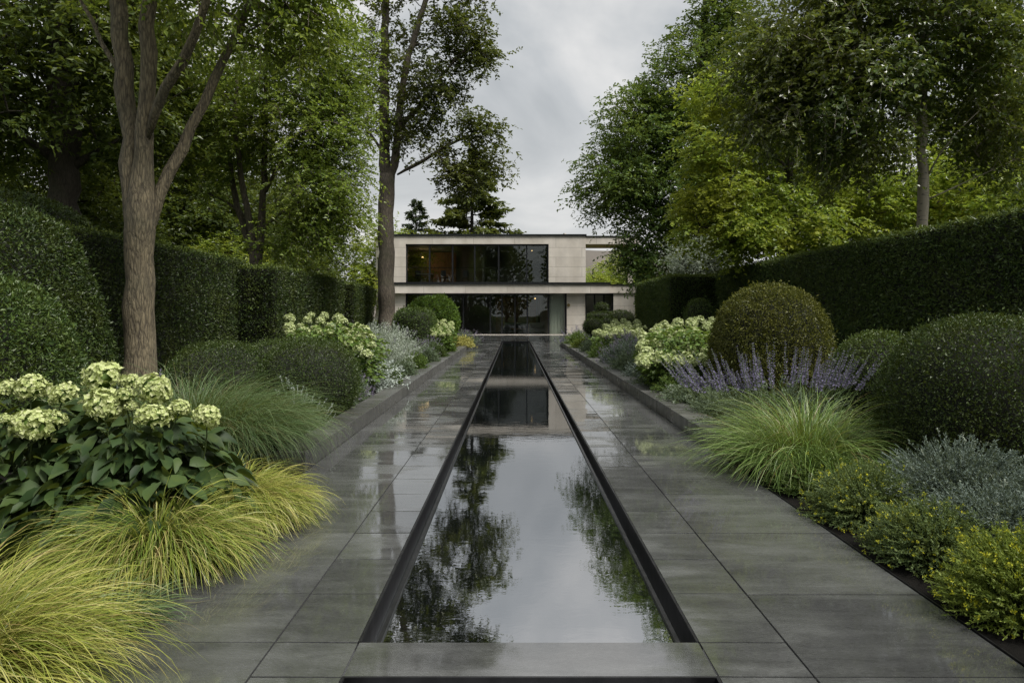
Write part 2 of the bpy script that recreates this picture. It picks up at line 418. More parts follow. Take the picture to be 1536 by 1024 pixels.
M['purple'] = foliage('purple_flower', [(0.13, 0.115, 0.21), (0.19, 0.17, 0.29), (0.29, 0.265, 0.40)], 0.25, 0.55, 1.25)
M['mauve'] = foliage('grey_mauve_flower', [(0.17, 0.15, 0.22), (0.24, 0.21, 0.30), (0.33, 0.30, 0.38)], 0.25, 0.55, 1.25)
M['sedge'] = foliage('golden_sedge_blade', [(0.26, 0.18, 0.07), (0.13, 0.18, 0.03), (0.19, 0.235, 0.035), (0.27, 0.3, 0.05), (0.34, 0.35, 0.07), (0.4, 0.39, 0.1), (0.52, 0.48, 0.2)], 0.3, 0.35, 1.38)
M['sedge_low'] = foliage('green_sedge_blade', [(0.24, 0.17, 0.07), (0.09, 0.15, 0.022), (0.14, 0.2, 0.03), (0.2, 0.26, 0.04), (0.28, 0.31, 0.06), (0.36, 0.36, 0.09), (0.5, 0.46, 0.18)], 0.3, 0.35, 1.38)
M['dark_grass'] = foliage('blue_green_grass', [(0.14, 0.12, 0.05), (0.035, 0.068, 0.022), (0.055, 0.098, 0.032), (0.085, 0.14, 0.048), (0.13, 0.195, 0.075), (0.2, 0.26, 0.13)], 0.3, 0.4, 1.35)
M['green_grass'] = foliage('fresh_grass', [(0.22, 0.17, 0.07), (0.065, 0.13, 0.028), (0.1, 0.18, 0.038), (0.15, 0.235, 0.05), (0.21, 0.3, 0.08), (0.32, 0.4, 0.17)], 0.3, 0.35, 1.38)
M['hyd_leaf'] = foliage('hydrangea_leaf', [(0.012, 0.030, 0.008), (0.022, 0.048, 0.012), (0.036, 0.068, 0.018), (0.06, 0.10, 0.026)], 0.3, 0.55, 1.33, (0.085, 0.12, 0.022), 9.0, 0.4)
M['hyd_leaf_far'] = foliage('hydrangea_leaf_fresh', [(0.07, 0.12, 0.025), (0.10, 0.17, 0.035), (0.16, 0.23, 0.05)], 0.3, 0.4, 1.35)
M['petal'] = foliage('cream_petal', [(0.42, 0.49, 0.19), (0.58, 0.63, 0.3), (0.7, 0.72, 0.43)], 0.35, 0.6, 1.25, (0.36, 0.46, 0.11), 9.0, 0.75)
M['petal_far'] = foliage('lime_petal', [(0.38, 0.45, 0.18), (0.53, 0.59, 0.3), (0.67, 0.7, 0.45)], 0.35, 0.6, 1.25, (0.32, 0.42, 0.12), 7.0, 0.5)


# ------------------------------------------------------------------ leaf geometry
def unit(a):
    return a / (np.linalg.norm(a, axis=-1, keepdims=True) + 1e-9)


def add_leaves(mb, P, D, Nn, L, W, rng, m=0, bend=0.12):
    """rhombic leaves: P base, D direction, Nn rough normal, L length, W width"""
    n = len(P)
    D = unit(D); S = unit(np.cross(D, Nn)); Nn = np.cross(S, D)
    L = np.broadcast_to(L, (n,))[:, None]; W = np.broadcast_to(W, (n,))[:, None]
    k = 0.42
    V = np.stack([P, P + D * L * k + S * W * 0.5 + Nn * L * bend, P + D * L - Nn * L * bend * 0.6, P + D * L * k - S * W * 0.5 + Nn * L * bend], 1)
    Q = np.arange(4 * n).reshape(n, 4)
    mb.add(V.reshape(-1, 3), Q, m=m)


def add_big_leaves(mb, P, D, Nn, L, W, droop, m=0):
    """broad leaves with a folded midrib and a drooping tip"""
    n = len(P); D = unit(D); S = unit(np.cross(D, Nn)); Nn = np.cross(S, D)
    t = np.array([0, .18, .4, .65, .86, 1.0]); w = np.array([.05, .72, 1.0, .85, .42, .02])
    L = np.broadcast_to(L, (n,)); W = np.broadcast_to(W, (n,)); droop = np.broadcast_to(droop, (n,))
    mid = P[:, None] + D[:, None] * (t[None, :, None] * L[:, None, None]) - np.array([0, 0, 1.0]) * (t ** 2)[None, :, None] * (droop * L)[:, None, None]
    wv = w[None, :, None] * (1 + .16 * np.sin(np.arange(6) * 2.6)[None, :, None] * np.sin(np.arange(n) * 1.7)[:, None, None])
    off = S[:, None] * (wv * W[:, None, None] * .5)
    up = Nn[:, None] * (w[None, :, None] * W[:, None, None] * .13)
    V = np.stack([mid + off + up, mid, mid - off + up], 2)
    s = len(t)
    b = (np.arange(n) * s * 3)[:, None, None]; i = (np.arange(s - 1) * 3)[None, :, None]; j = np.arange(2)[None, None]
    Q = np.stack([b + i + j, b + i + j + 1, b + i + 3 + j + 1, b + i + 3 + j], -1).reshape(-1, 4)
    mb.add(V.reshape(-1, 3), Q, m=m)


def add_ribbons(mb, P, S, W, m=0):
    """blades: P (n,s,3) spine, S (n,3) side vector, W (n,s) width"""
    n, s, _ = P.shape
    off = S[:, None] * W[:, :, None] * 0.5
    V = np.stack([P - off, P + off], 2)
    b = (np.arange(n) * s * 2)[:, None]; i = (np.arange(s - 1) * 2)[None]
    Q = np.stack([b + i, b + i + 1, b + i + 3, b + i + 2], -1).reshape(-1, 4)
    mb.add(V.reshape(-1, 3), Q, m=m)


def wob(P, k=1.0, ph=0.0):
    x, y, z = P[..., 0] * k, P[..., 1] * k, P[..., 2] * k
    return (np.sin(2.1 * x + 1.3 * y + ph) + np.sin(3.7 * y - 2.2 * z + 1.7 * ph) + np.sin(4.3 * z + 2.9 * x + .6 + ph) + 0.5 * np.sin(9.1 * x - 7.7 * z + 5 * y + ph)) / 3.5


# ------------------------------------------------------------------ clipped hedges and topiary
def clipped_leaves(mb, P, Nn, rng, L, m=1, rough=0.03):
    n = len(P)
    D = unit(Nn * 0.55 + rng.normal(0, .7, (n, 3)) + np.array([0, 0, .25]))
    L = L * np.ones(n); st = rng.uniform(0, 1, n) < .022; L[st] *= 1.5
    P = P + Nn * (st * rng.uniform(.02, .075, n))[:, None]
    P = P + Nn * (rng.uniform(-.05, rough, n) + .02 * wob(P, 14.0, .7))[:, None]
    add_leaves(mb, P, D, unit(Nn + rng.normal(0, .45, (n, 3))), L * rng.uniform(.7, 1.35, n), L * rng.uniform(.36, .56, n), rng, m)


def hedge(name, label, x0, x1, y0, y1, z1, seed, dens=1500, L=0.06, mat='yew', z0=0.0, faces='xXyt', amp=0.035, group=None):
    """long clipped block; faces: x/X = the two long sides, y/Y = ends, t = top"""
    rng = np.random.default_rng(seed)
    mb = MB(); i = 0.05
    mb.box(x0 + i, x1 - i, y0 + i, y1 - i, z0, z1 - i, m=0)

    def face(area, fn, nrm, k=1.0):
        n = int(area * dens * k)
        a, b = rng.uniform(0, 1, n), rng.uniform(0, 1, n)
        P = fn(a, b); Nn = np.tile(np.array(nrm, float), (n, 1))
        P = P + Nn * (wob(P, 1.1, seed) * amp + wob(P, 4.3, seed + 2) * amp * .5)[:, None]
        # shoulders soften where the faces meet
        clipped_leaves(mb, P, unit(Nn + rng.normal(0, .12, (n, 3))), rng, L, m=tm[0])
    tm = [1]
    dx, dy, dz = x1 - x0, y1 - y0, z1 - z0
    z = lambda a: z0 + a * dz
    if 'x' in faces: face(dy * dz, lambda a, b: np.stack([np.full_like(a, x0), y0 + a * dy, z(b)], 1), (-1, 0, 0))
    if 'X' in faces: face(dy * dz, lambda a, b: np.stack([np.full_like(a, x1), y0 + a * dy, z(b)], 1), (1, 0, 0))
    if 'y' in faces: face(dx * dz, lambda a, b: np.stack([x0 + a * dx, np.full_like(a, y0), z(b)], 1), (0, -1, 0))
    if 'Y' in faces: face(dx * dz, lambda a, b: np.stack([x0 + a * dx, np.full_like(a, y1), z(b)], 1), (0, 1, 0))
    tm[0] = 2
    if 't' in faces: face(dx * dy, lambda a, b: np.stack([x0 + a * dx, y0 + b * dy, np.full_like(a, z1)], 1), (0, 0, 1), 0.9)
    return mb.single(name, [M['twig'], M[mat], M['hedge_top_lit']], label, 'hedge', group, loc=((x0 + x1) / 2, (y0 + y1) / 2, z0))


def dome_shape(mb, c, r, rng, dens, L, e=2.4, zmin=-0.55, amp=0.03, seed=0, taper=0.0):
    """superellipsoid body (only above zmin*rz) clothed in leaves"""
    c = np.asarray(c, float); r = np.asarray(r, float)
    nu, nv = 28, 14
    V, Q = [], []
    for i in range(nv + 1):
        s = zmin + (1 - zmin) * i / nv
        hr = (max(0.0, 1 - abs(s) ** e)) ** (1 / e)
        for j in range(nu):
            th = 2 * np.pi * j / nu
            tp = 1 - taper * (s - zmin) / (1 - zmin); V.append(c + (r - 0.05) * np.array([hr * np.cos(th) * tp, hr * np.sin(th) * tp, s]))
    for i in range(nv):
        for j in range(nu): Q.append((i * nu + j, i * nu + (j + 1) % nu, (i + 1) * nu + (j + 1) % nu, (i + 1) * nu + j))
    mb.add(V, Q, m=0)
    area = 2 * np.pi * ((r[0] + r[1]) / 2) * r[2] * (1 - zmin) + np.pi * r[0] * r[1] * 0.6
    n = int(area * dens)
    d = unit(rng.normal(0, 1, (int(n * 1.6), 3)))
    nn = (np.abs(d) ** e).sum(1) ** (-1 / e)
    p = d * nn[:, None]
    p = p[p[:, 2] > zmin][:n]
    Nn = unit(np.sign(p) * np.abs(p) ** (e - 1) / r)
    p[:, :2] *= (1 - taper * (p[:, 2] - zmin) / (1 - zmin))[:, None]
    P = c + p * r
    P = P + Nn * (wob(P, 2.3, seed) * amp + wob(P, 6.0, seed) * amp * .5)[:, None]
    clipped_leaves(mb, P, Nn, rng, L, rough=0.035)


def topiary(name, label, c, r, seed, dens=2600, L=0.04, mat='box', e=2.4, zmin=-0.6, amp=0.025, cat='topiary', group=None, taper=0.0):
    mb = MB(); rng = np.random.default_rng(seed)
    dome_shape(mb, c, r, rng, dens, L, e, zmin, amp, seed, taper)
    return mb.single(name, [M['twig'], M[mat]], label, cat, group, loc=(c[0], c[1], c[2] + zmin * r[2]))


# ------------------------------------------------------------------ trees
def tree(name, label, stems, lobes, n_attr, leaf, L, seed, bark_m, cat='tree', group=None, twigs=7, per=11, tl=0.7, flat=0.55,
         droop=0.25, r_tip=0.012, hang=0.15, W=0.55, sides=7, lower=0.0, spread=0.18, shell=0.45, twig_tubes=False):
    """stems: [(points, r0, r1)...]; lobes: [(centre, radii, weight)...]. Limbs grow to points in the lobes; twigs carry leaves."""
    rng = np.random.default_rng(seed)
    base = np.asarray(stems[0][0][0], float)
    root = thing(name, base, label, cat, group)
    tr = MB()
    nodes, rad = [], []
    for pts, r0, r1 in stems:
        pts = np.asarray(pts, float)
        seg = np.concatenate([[0], np.cumsum(np.linalg.norm(np.diff(pts, axis=0), axis=1))])
        k = max(4, int(seg[-1] / 0.35)); s = np.linspace(0, seg[-1], k)
        P = np.stack([np.interp(s, seg, pts[:, a]) for a in range(3)], 1)
        # smooth the corners
        for _ in range(3): P[1:-1] = 0.25 * P[:-2] + 0.5 * P[1:-1] + 0.25 * P[2:]
        P[1:-1] += rng.normal(0, 0.012 + 0.04 * float(np.min(r0)), (k - 2, 3)) * np.array([1, 1, .2])
        rr = np.interp(s, seg, r0) if hasattr(r0, '__len__') else r0 + (r1 - r0) * (s / seg[-1]) ** 0.9
        if pts is not None and pts[0][2] < 0.6: rr = rr * (1 + 0.45 * np.exp(-s / 0.35))
        tr.tube(P, rr * (1 + 0.05 * np.sin(s * 5 + seed)), 16 if np.max(r0) > .15 else sides)
        keep = P[:, 2] > lower
        nodes += list(P[keep]); rad += list(rr[keep])
    # attractor points
    w = np.array([l[2] * (l[1][0] * l[1][1] * l[1][2]) ** .72 for l in lobes], float); w /= w.sum()
    A = []
    for i in rng.choice(len(lobes), n_attr, p=w):
        c, r, _ = lobes[i]
        d = unit(rng.normal(0, 1, 3)); q = rng.uniform(0, 1) ** shell
        A.append(np.asarray(c) + d * q * np.asarray(r) * rng.uniform(.88, 1.12))
    A = np.array(A)
    A = A[A[:, 2] > 1.2]
    nodes = np.array(nodes); rad = np.array(rad)
    n_trunk = len(nodes)
    d0 = np.array([np.min(np.linalg.norm(nodes - a, axis=1)) for a in A])
    order = np.argsort(d0)
    buf = np.zeros((n_trunk + len(A) * 14, 3)); buf[:n_trunk] = nodes; cnt = n_trunk
    par = np.full(len(buf), -1); chains = []
    for ai in order:
        a = A[ai]
        dv = a - buf[:cnt]; ds = np.linalg.norm(dv, axis=1)
        cost = ds + 0.55 * np.maximum(0, -dv[:, 2]) + np.where(np.arange(cnt) < n_trunk, 0.0, 0.12)
        k = int(np.argmin(cost)); p = buf[k].copy(); dist = ds[k]
        m_ = int(min(13, max(2, round(dist / 0.45))))
        t = np.linspace(0, 1, m_ + 1)[1:]
        ctrl = (p + a) / 2 + np.array([0, 0, 0.16 * dist]) + rng.normal(0, .07 * dist, 3)
        Q = ((1 - t) ** 2)[:, None] * p + (2 * t * (1 - t))[:, None] * ctrl + (t ** 2)[:, None] * a
        idx = list(range(cnt, cnt + m_)); buf[cnt:cnt + m_] = Q
        par[idx[0]] = k; par[idx[1:]] = idx[:-1]
        chains.append([k] + idx); cnt += m_
    load = np.zeros(cnt)
    for ch in chains: load[ch[-1]] += 1
    for i in range(cnt - 1, n_trunk - 1, -1): load[par[i]] += load[i]
    for ch in chains:
        l = load[ch].copy(); l[0] = l[1]
        r = r_tip * np.maximum(l, .6) ** 0.46
        if ch[0] < n_trunk: r = np.minimum(r, rad[ch[0]] * .75)
        r[-1] *= .6
        tr.tube(buf[ch], r, 5 if r[0] < .05 else sides, cap=False)
    # twigs and leaves
    fol = MB()
    cen = np.average(np.array([l[0] for l in lobes]), axis=0, weights=w)
    ends = A
    nT = len(ends) * twigs
    E = np.repeat(ends, twigs, 0) + rng.normal(0, spread, (nT, 3))
    outw = unit(E - cen) * np.array([1, 1, .5])
    D = unit(outw * .55 + rng.normal(0, .75, (nT, 3)) * np.array([1, 1, flat]))
    TL = tl * rng.uniform(.5, 1.25, nT)
    s = (np.arange(per) + 0.5) / per
    ss = np.clip(s[None] + rng.uniform(-.06, .06, (nT, per)), 0.02, 1)
    P = E[:, None] + D[:, None] * (ss * TL[:, None])[:, :, None] - np.array([0, 0, 1]) * (ss ** 2 * TL[:, None] * droop)[:, :, None]
    P = P.reshape(-1, 3)
    Dt = np.repeat(D, per, 0)
    side = unit(np.cross(Dt, np.array([0, 0, 1.0])) + 1e-3) * np.where(np.arange(len(P)) % 2 == 0, 1, -1)[:, None]
    ld = unit(Dt * .5 + side * .75 + rng.normal(0, .4, (len(P), 3)) - np.array([0, 0, hang]))
    ln = unit(np.array([0, 0, 1.0]) + rng.normal(0, .5, (len(P), 3)) + np.repeat(outw, per, 0) * .35)
    ok = P[:, 2] > 0.5
    P, ld, ln = P[ok], ld[ok], ln[ok]
    LL = L * rng.uniform(.65, 1.25, len(P))
    add_leaves(fol, P, ld, ln, LL, LL * W, rng)
    if twig_tubes:
        t4 = np.linspace(0, 1, 4)
        TP = E[:, None] + D[:, None] * (t4[None] * TL[:, None])[:, :, None] - np.array([0, 0, 1]) * (t4[None] ** 2 * TL[:, None] * droop)[:, :, None]
        add_ribbons(tr, TP, unit(np.cross(D, np.array([.3, .2, 1.0]))), np.full((nT, 4), .009) * np.linspace(1, .4, 4))
    tr.part('trunk', M[bark_m], root, smooth=True)
    fol.part('crown', M[leaf], root)
    return root


def copy_tree(root, loc, scale, rz, label):
    r = root.copy(); COL.objects.link(r); r.location = loc; r.scale = scale if hasattr(scale, '__len__') else (scale,) * 3
    r.rotation_euler = (0, 0, rz); r['label'] = label
    for ch in root.children:
        c = ch.copy(); COL.objects.link(c); c.parent = r
    return r


# ------------------------------------------------------------------ bedding plants
def grass_clump(name, label, c, n, length, r0, width, mat, seed, elev=(50, 88), droop=(60, 130), squash=(1, 1), cat='ornamental grass', group=None, lean=(0, 0), S=9, gz=0.02):
    rng = np.random.default_rng(seed)
    c = np.asarray(c, float)
    q = np.sqrt(rng.uniform(0, 1, n)); th = rng.uniform(0, 2 * np.pi, n)
    base = np.stack([c[0] + r0 * q * np.cos(th) * squash[0], c[1] + r0 * q * np.sin(th) * squash[1], np.full(n, c[2])], 1)
    az = th + rng.normal(0, .55, n)
    e0 = R(1) * (elev[1] - (elev[1] - elev[0]) * np.clip(q + rng.normal(0, .25, n), 0, 1))
    dr = R(1) * rng.uniform(droop[0], droop[1], n)
    LN = length * rng.uniform(.55, 1.15, n)
    P = np.zeros((n, S, 3)); P[:, 0] = base; ds = LN / (S - 1)
    turn = rng.normal(0, .25, n)
    for k in range(1, S):
        f = (k - .5) / (S - 1)
        e = e0 - dr * f ** 1.5
        a = az + turn * f
        st = np.stack([np.cos(e) * np.cos(a), np.cos(e) * np.sin(a), np.sin(e)], 1)
        st[:, 0] += lean[0] * f; st[:, 1] += lean[1] * f
        P[:, k] = P[:, k - 1] + unit(st) * ds[:, None]
    zlow = gz + rng.uniform(0, .05, n)[:, None]
    P[:, 1:, 2] = np.maximum(P[:, 1:, 2], zlow)
    side = unit(np.stack([-np.sin(az), np.cos(az), rng.normal(0, .45, n)], 1))
    w = width * rng.uniform(.6, 1.2, n)[:, None] * np.array([.7] + [1.0] * (S - 5) + [.85, .62, .36, .05])[None]
    mb = MB(); add_ribbons(mb, P, side, w)
    return mb.single(name, M[mat], label, cat, group, loc=c)


def mound(name, label, c, r, seed, mat, stems=260, per=16, L=0.035, W=0.3, flower=None, fl_n=0, fl_mat=None, fl_len=0.02, cat='plant', group=None, spike=0.0, lift=0.0, start=.35, core=True, nrm=.8):
    """rounded bushy plant: stems fan out from the base, leaves along their outer part; optional flowers at the tips"""
    rng = np.random.default_rng(seed); c = np.asarray(c, float); r = np.asarray(r, float)
    root = thing(name, c, label, cat, group)
    d = rng.normal(0, 1, (stems, 3)); d[:, 2] = np.abs(d[:, 2]) * 1.1 + .02; d = unit(d)
    end = c + d * r * rng.uniform(.72, 1.08, stems)[:, None] * (1 + .10 * wob(d * 2.0 + seed))[:, None]
    ctrl = c + (end - c) * np.array([.35, .35, .6])
    b0 = c + (end - c) * np.array([.12, .12, 0]) * rng.uniform(.5, 1.5, stems)[:, None]
    fol = MB()
    t = np.linspace(0, 1, 5)
    SP = ((1 - t) ** 2)[None, :, None] * b0[:, None] + (2 * t * (1 - t))[None, :, None] * ctrl[:, None] + (t ** 2)[None, :, None] * end[:, None]
    add_ribbons(fol, SP, unit(rng.normal(0, 1, (stems, 3))), np.full((stems, 5), .004))
    s = start + (1 - start) * rng.uniform(0, 1, (stems, per)) ** .8
    P = ((1 - s) ** 2)[..., None] * b0[:, None] + (2 * s * (1 - s))[..., None] * ctrl[:, None] + (s ** 2)[..., None] * end[:, None]
    ax = unit(end - ctrl)
    P = P.reshape(-1, 3); AX = np.repeat(ax, per, 0)
    D = unit(AX * .7 + rng.normal(0, .62, P.shape) + np.array([0, 0, .15]))
    add_leaves(fol, P, D, rng.normal(0, 1, P.shape) * nrm + np.array([0, 0, .6]), L * rng.uniform(.6, 1.3, len(P)), L * W * rng.uniform(.8, 1.3, len(P)), rng)
    fol.part('foliage', M[mat], root)
    if fl_n:
        fm = MB(); idx = rng.choice(stems, fl_n)
        up = unit(ax[idx] * .8 + np.array([0, 0, .7]) + rng.normal(0, .15, (fl_n, 3)))
        p0 = end[idx]; tip = p0 + up * (spike * rng.uniform(.5, 1.3, fl_n))[:, None]
        if spike > 0:
            add_ribbons(fm, p0[:, None] + (tip - p0)[:, None] * np.linspace(0, 1, 3)[None, :, None], unit(np.cross(up, rng.normal(0, 1, (fl_n, 3)))), np.full((fl_n, 3), .004))
        kk = 14 if spike > 0 else 6
        f = rng.uniform(.3, 1, (fl_n, kk)) if spike > 0 else rng.uniform(.9, 1.1, (fl_n, kk))
        FP = (p0[:, None] + (tip - p0)[:, None] * f[..., None]).reshape(-1, 3) + rng.normal(0, .004 + .1 * fl_len, (fl_n * kk, 3))
        add_leaves(fm, FP, unit(rng.normal(0, 1, FP.shape) + np.array([0, 0, .6])), rng.normal(0, 1, FP.shape), fl_len * rng.uniform(.7, 1.3, len(FP)), fl_len * .6, rng)
        fm.part('flowers', M[fl_mat], root, kind='stuff')
    return root


def head_mesh(name, mat, n, seed, petal, flatten=.85):
    """one hydrangea head of radius 1: four-petalled florets over a dome"""
    rng = np.random.default_rng(seed); mb = MB()
    mb.ellipsoid((0, 0, 0), (.74, .74, .72 * flatten), 12, 8, m=1)  # darker core colour stands in for the shade between florets
    d = unit(rng.normal(0, 1, (n * 2, 3))); d = d[d[:, 2] > -.5][:n]; n = len(d)
    P = d * np.array([1, 1, flatten]) * (rng.uniform(.80, 1.08, n) * (1 + .13 * wob(d * 3 + seed)))[:, None]
    Nn = unit(d + rng.normal(0, .42, (n, 3)))
    a = unit(np.cross(Nn, rng.normal(0, 1, (n, 3)))); b = np.cross(Nn, a)
    for q in range(4):
        th = q * np.pi / 2
        dd = a * math.cos(th) + b * math.sin(th)
        sz = petal * rng.uniform(.8, 1.2, n)
        add_leaves(mb, P, unit(dd + Nn * .35), Nn, sz, sz * 1.02, rng, 0, .06)
    return mb.data(name, [M[mat], M['hyd_leaf_far']], smooth=False)


def hydrangea(label, c, heads, rad, seed, meshes, leaf_mat, n_leaves, leaf_L, lobes, group=None, near=False, stem_m='stem'):
    """heads: world positions; lobes: leaf volumes"""
    rng = np.random.default_rng(seed)
    root = thing('hydrangea', c, label, 'hydrangea', group); c = np.asarray(c, float)
    st = MB()
    for i, p in enumerate(heads):
        p = np.asarray(p, float)
        b = c + (p - c) * np.array([.3, .3, 0]) + np.append(rng.normal(0, .05, 2), 0)
        t = np.linspace(0, 1, 7)[:, None]
        ctrl = (b + p) / 2 + np.append(rng.normal(0, .06, 2), .1)
        st.tube((1 - t) ** 2 * b + 2 * t * (1 - t) * ctrl + t ** 2 * (p - np.array([0, 0, .02])), np.linspace(.007, .004, 7), 5)
    st.part('stems', M[stem_m], root, smooth=True)
    fol = MB()
    w = np.array([l[1][0] * l[1][1] * l[1][2] for l in lobes]); w = w / w.sum()
    k = rng.choice(len(lobes), n_leaves, p=w)
    d = unit(rng.normal(0, 1, (n_leaves, 3))); q = rng.uniform(.25, 1, n_leaves) ** .5
    C = np.array([l[0] for l in lobes])[k]; RR = np.array([l[1] for l in lobes])[k]
    P = C + d * q[:, None] * RR
    P[:, 2] = np.maximum(P[:, 2], c[2] + .05)
    D = unit(d * np.array([1, 1, .15]) + rng.normal(0, .45, (n_leaves, 3)) * np.array([1, 1, .5]) - np.array([0, 0, .25]))
    Nn = unit(np.array([0, 0, .9]) + d * .6 + rng.normal(0, .75, (n_leaves, 3)))
    L = leaf_L * rng.uniform(.5, 1.25, n_leaves)
    if near: add_big_leaves(fol, P, D, Nn, L, L * rng.uniform(.42, .62, n_leaves), rng.uniform(.05, .6, n_leaves))
    else: add_leaves(fol, P, D, Nn, L, L * .6, rng)
    fol.part('foliage', M[leaf_mat], root, smooth=near)
    for i, p in enumerate(heads):
        o = bpy.data.objects.new('flower_head', meshes[i % len(meshes)])
        COL.objects.link(o); o.parent = root
        o.location = [float(a) for a in (np.asarray(p) - c)]
        r = rad[i] if hasattr(rad, '__len__') else rad * rng.uniform(.75, 1.2)
        o.scale = (r, r, r * rng.uniform(.9, 1.1)); o.rotation_euler = (rng.normal(0, .25), rng.normal(0, .25), rng.uniform(0, 6))
    return root


# ------------------------------------------------------------------ ground, beds, paving, pool
XL, XR, PL, PR = -1.93, 2.10, -0.69, 0.815        # path edges and pool edges
PY0, PY1 = 3.02, 36.6                             # pool ends
def sheet_with_hole(x0, x1, y0, y1, hx0, hx1, hy0, hy1, z):
    mb = MB()
    xs, ys = [x0, hx0, hx1, x1], [y0, hy0, hy1, y1]
    V = [(x, y, z) for y in ys for x in xs]
    Q = [(j * 4 + i, j * 4 + i + 1, j * 4 + i + 5, j * 4 + i + 4) for j in range(3) for i in range(3) if not (i == 1 and j == 1)]
    return mb.add(V, Q)
sheet_with_hole(-900, 900, -300, 1500, PL - .02, PR + .02, -2.4, PY1 + .02, -0.06).single('ground', M['ground'], kind='structure')

def bed(name, x0, x1, y0, y1, z, seed):
    rng = np.random.default_rng(seed); nx, ny = max(2, int((x1 - x0) / .15)), max(2, int((y1 - y0) / .15))
    X, Y = np.meshgrid(np.linspace(x0, x1, nx), np.linspace(y0, y1, ny))
    Z = z + rng.normal(0, .008, X.shape) + .012 * np.sin(X * 5 + Y * 3) * np.sin(Y * 4)
    Z[:, 0] = z; Z[:, -1] = z
    i = np.arange(nx - 1)[None] + np.arange(ny - 1)[:, None] * nx
    MB().add(np.stack([X, Y, Z], -1), np.stack([i, i + 1, i + nx + 1, i + nx], -1)).single(name, M['soil'], kind='structure')
bed('soil', -9.5, XL - .30, 6.3, 31.5, .10, 1)
bed('soil', -9.5, XL - .01, -1.0, 6.29, .0, 2)
bed('soil', XR + .34, 9.5, 7.4, 31.5, .10, 3)
bed('soil', XR + .01, 9.5, -1.0, 7.39, -.012, 4)

rng = np.random.default_rng(11)
pv = MB()
def slab(x0, x1, y0, y1, z=0.0):
    g, b = .0042, .0006
    x0 += g; x1 -= g; y0 += g; y1 -= g
    tx, ty = rng.normal(0, .0016), rng.normal(0, .0016); t = np.array([-tx - ty, tx - ty, tx + ty, -tx + ty]) * .5 + z + rng.normal(0, .0004)
    zs = [t[0], t[1], t[2], t[3]]
    c = [(x0, y0), (x1, y0), (x1, y1), (x0, y1)]; ci = [(x0 + b, y0 + b), (x1 - b, y0 + b), (x1 - b, y1 - b), (x0 + b, y1 - b)]
    V = [(ci[i][0], ci[i][1], zs[i]) for i in range(4)] + [(c[i][0], c[i][1], zs[i] - .003) for i in range(4)] + [(c[i][0], c[i][1], z - .035) for i in range(4)]
    Q = [(0, 1, 2, 3)]
    for i in range(4):
        j = (i + 1) % 4
        Q += [(4 + i, 4 + j, j, i), (8 + i, 8 + j, 4 + j, 4 + i)]
    pv.add(V, Q)
ys = [2.73 - .505 * 6 + .505 * k for k in range(0, 7)]                # near rows, some behind the viewer
ys = [-.3, .7, 1.72, 2.22, 2.73, 3.02, 3.545] + [3.545 + .492 * k for k in range(1, 68)]
ys = [y for y in ys if y < PY1 + .2]
ys[-1] = PY1
for k in range(len(ys) - 1):                                           # narrow stones beside the pool
    slab(-1.06, PL, ys[k], ys[k + 1]); slab(PR, 1.2, ys[k], ys[k + 1])
k = 0
big = [-.3, .7, 1.72, 2.73, 3.53, 4.52, 5.51]                          # wide stones by the beds
while big[-1] < PY1 - .6: big.append(big[-1] + (.495 if rng.uniform() < .62 else .99))
big[-1] = PY1
for k in range(len(big) - 1):
    slab(1.2, XR if big[k] < 7 else XR, big[k], big[k + 1])
bigl = [-.3, .7, 1.72, 2.35, 3.02, 3.545, 4.53, 5.5]
while bigl[-1] < PY1 - .6: bigl.append(bigl[-1] + (.495 if rng.uniform() < .62 else .99))
bigl[-1] = PY1
for k in range(len(bigl) - 1): slab(XL, -1.06, bigl[k], bigl[k + 1])
y = PY1                                                                # terrace in front of the house
while y < 47.4:
    y2 = y + .9; x = -9.0
    while x < 9.0:
        x2 = x + 1.2; slab(x, x2, y, y2); x = x2
    y = y2
for (a, b_) in ((-9.0, XL - .02), (XR + .02, 9.0)):
    y = 31.8
    while y < PY1 - .1:
        y2 = min(y + .96, PY1); x = a
        while x < b_ - .2:
            x2 = min(x + 1.2, b_); slab(x, x2, y, y2); x = x2
        y = y2
pv.single('paving', M['pave'], kind='structure')
mo = MB()
for (x0, x1, y0, y1) in ((XL, PL - .004, -.3, PY1), (PR + .004, XR, -.3, PY1), (-9, 9, PY1, 47.4), (-9, XL - .02, 31.8, PY1), (XR + .02, 9, 31.8, PY1)):
    mo.add([(x0, y0, -.010), (x1, y0, -.010), (x1, y1, -.010), (x0, y1, -.010)], [(0, 1, 2, 3)])
mo.single('path', M['mortar'], kind='structure')

pool = thing('reflecting_pool', (0, PY0, 0), 'long black steel lined channel of the reflecting pool between the wet paths', 'pool')
lin = MB()
for (y0, y1) in ((PY0, PY1), (-2.3, 2.73)):
    for sx, xe in ((1, PL), (-1, PR)):
        a, b_ = xe, xe + sx * .012
        lin.box(min(a, b_), max(a, b_), y0, y1, -.6, .004)
    lin.box(PL + .012, PR - .012, y1 - .012, y1, -.6, .004)
    lin.box(PL + .012, PR - .012, y0, y0 + .012, -.6, -.012)
    lin.box(PL + .012, PR - .012, y0 + .012, y1 - .012, -.6, -.55)
lin.part('lining', M['steel'], pool)
for (y0, y1) in ((PY0, PY1), (-2.3, 2.73)):
    rim = MB()
    for sx, xe in ((1, PL), (-1, PR)):
        a, b_ = xe + sx * .058, xe + sx * .078
        rim.box(min(a, b_), max(a, b_), y0 + .02, y1 - .02, -.5, -.048)
    rim.part('overflow_rim', M['steel'], pool)
wt = MB()
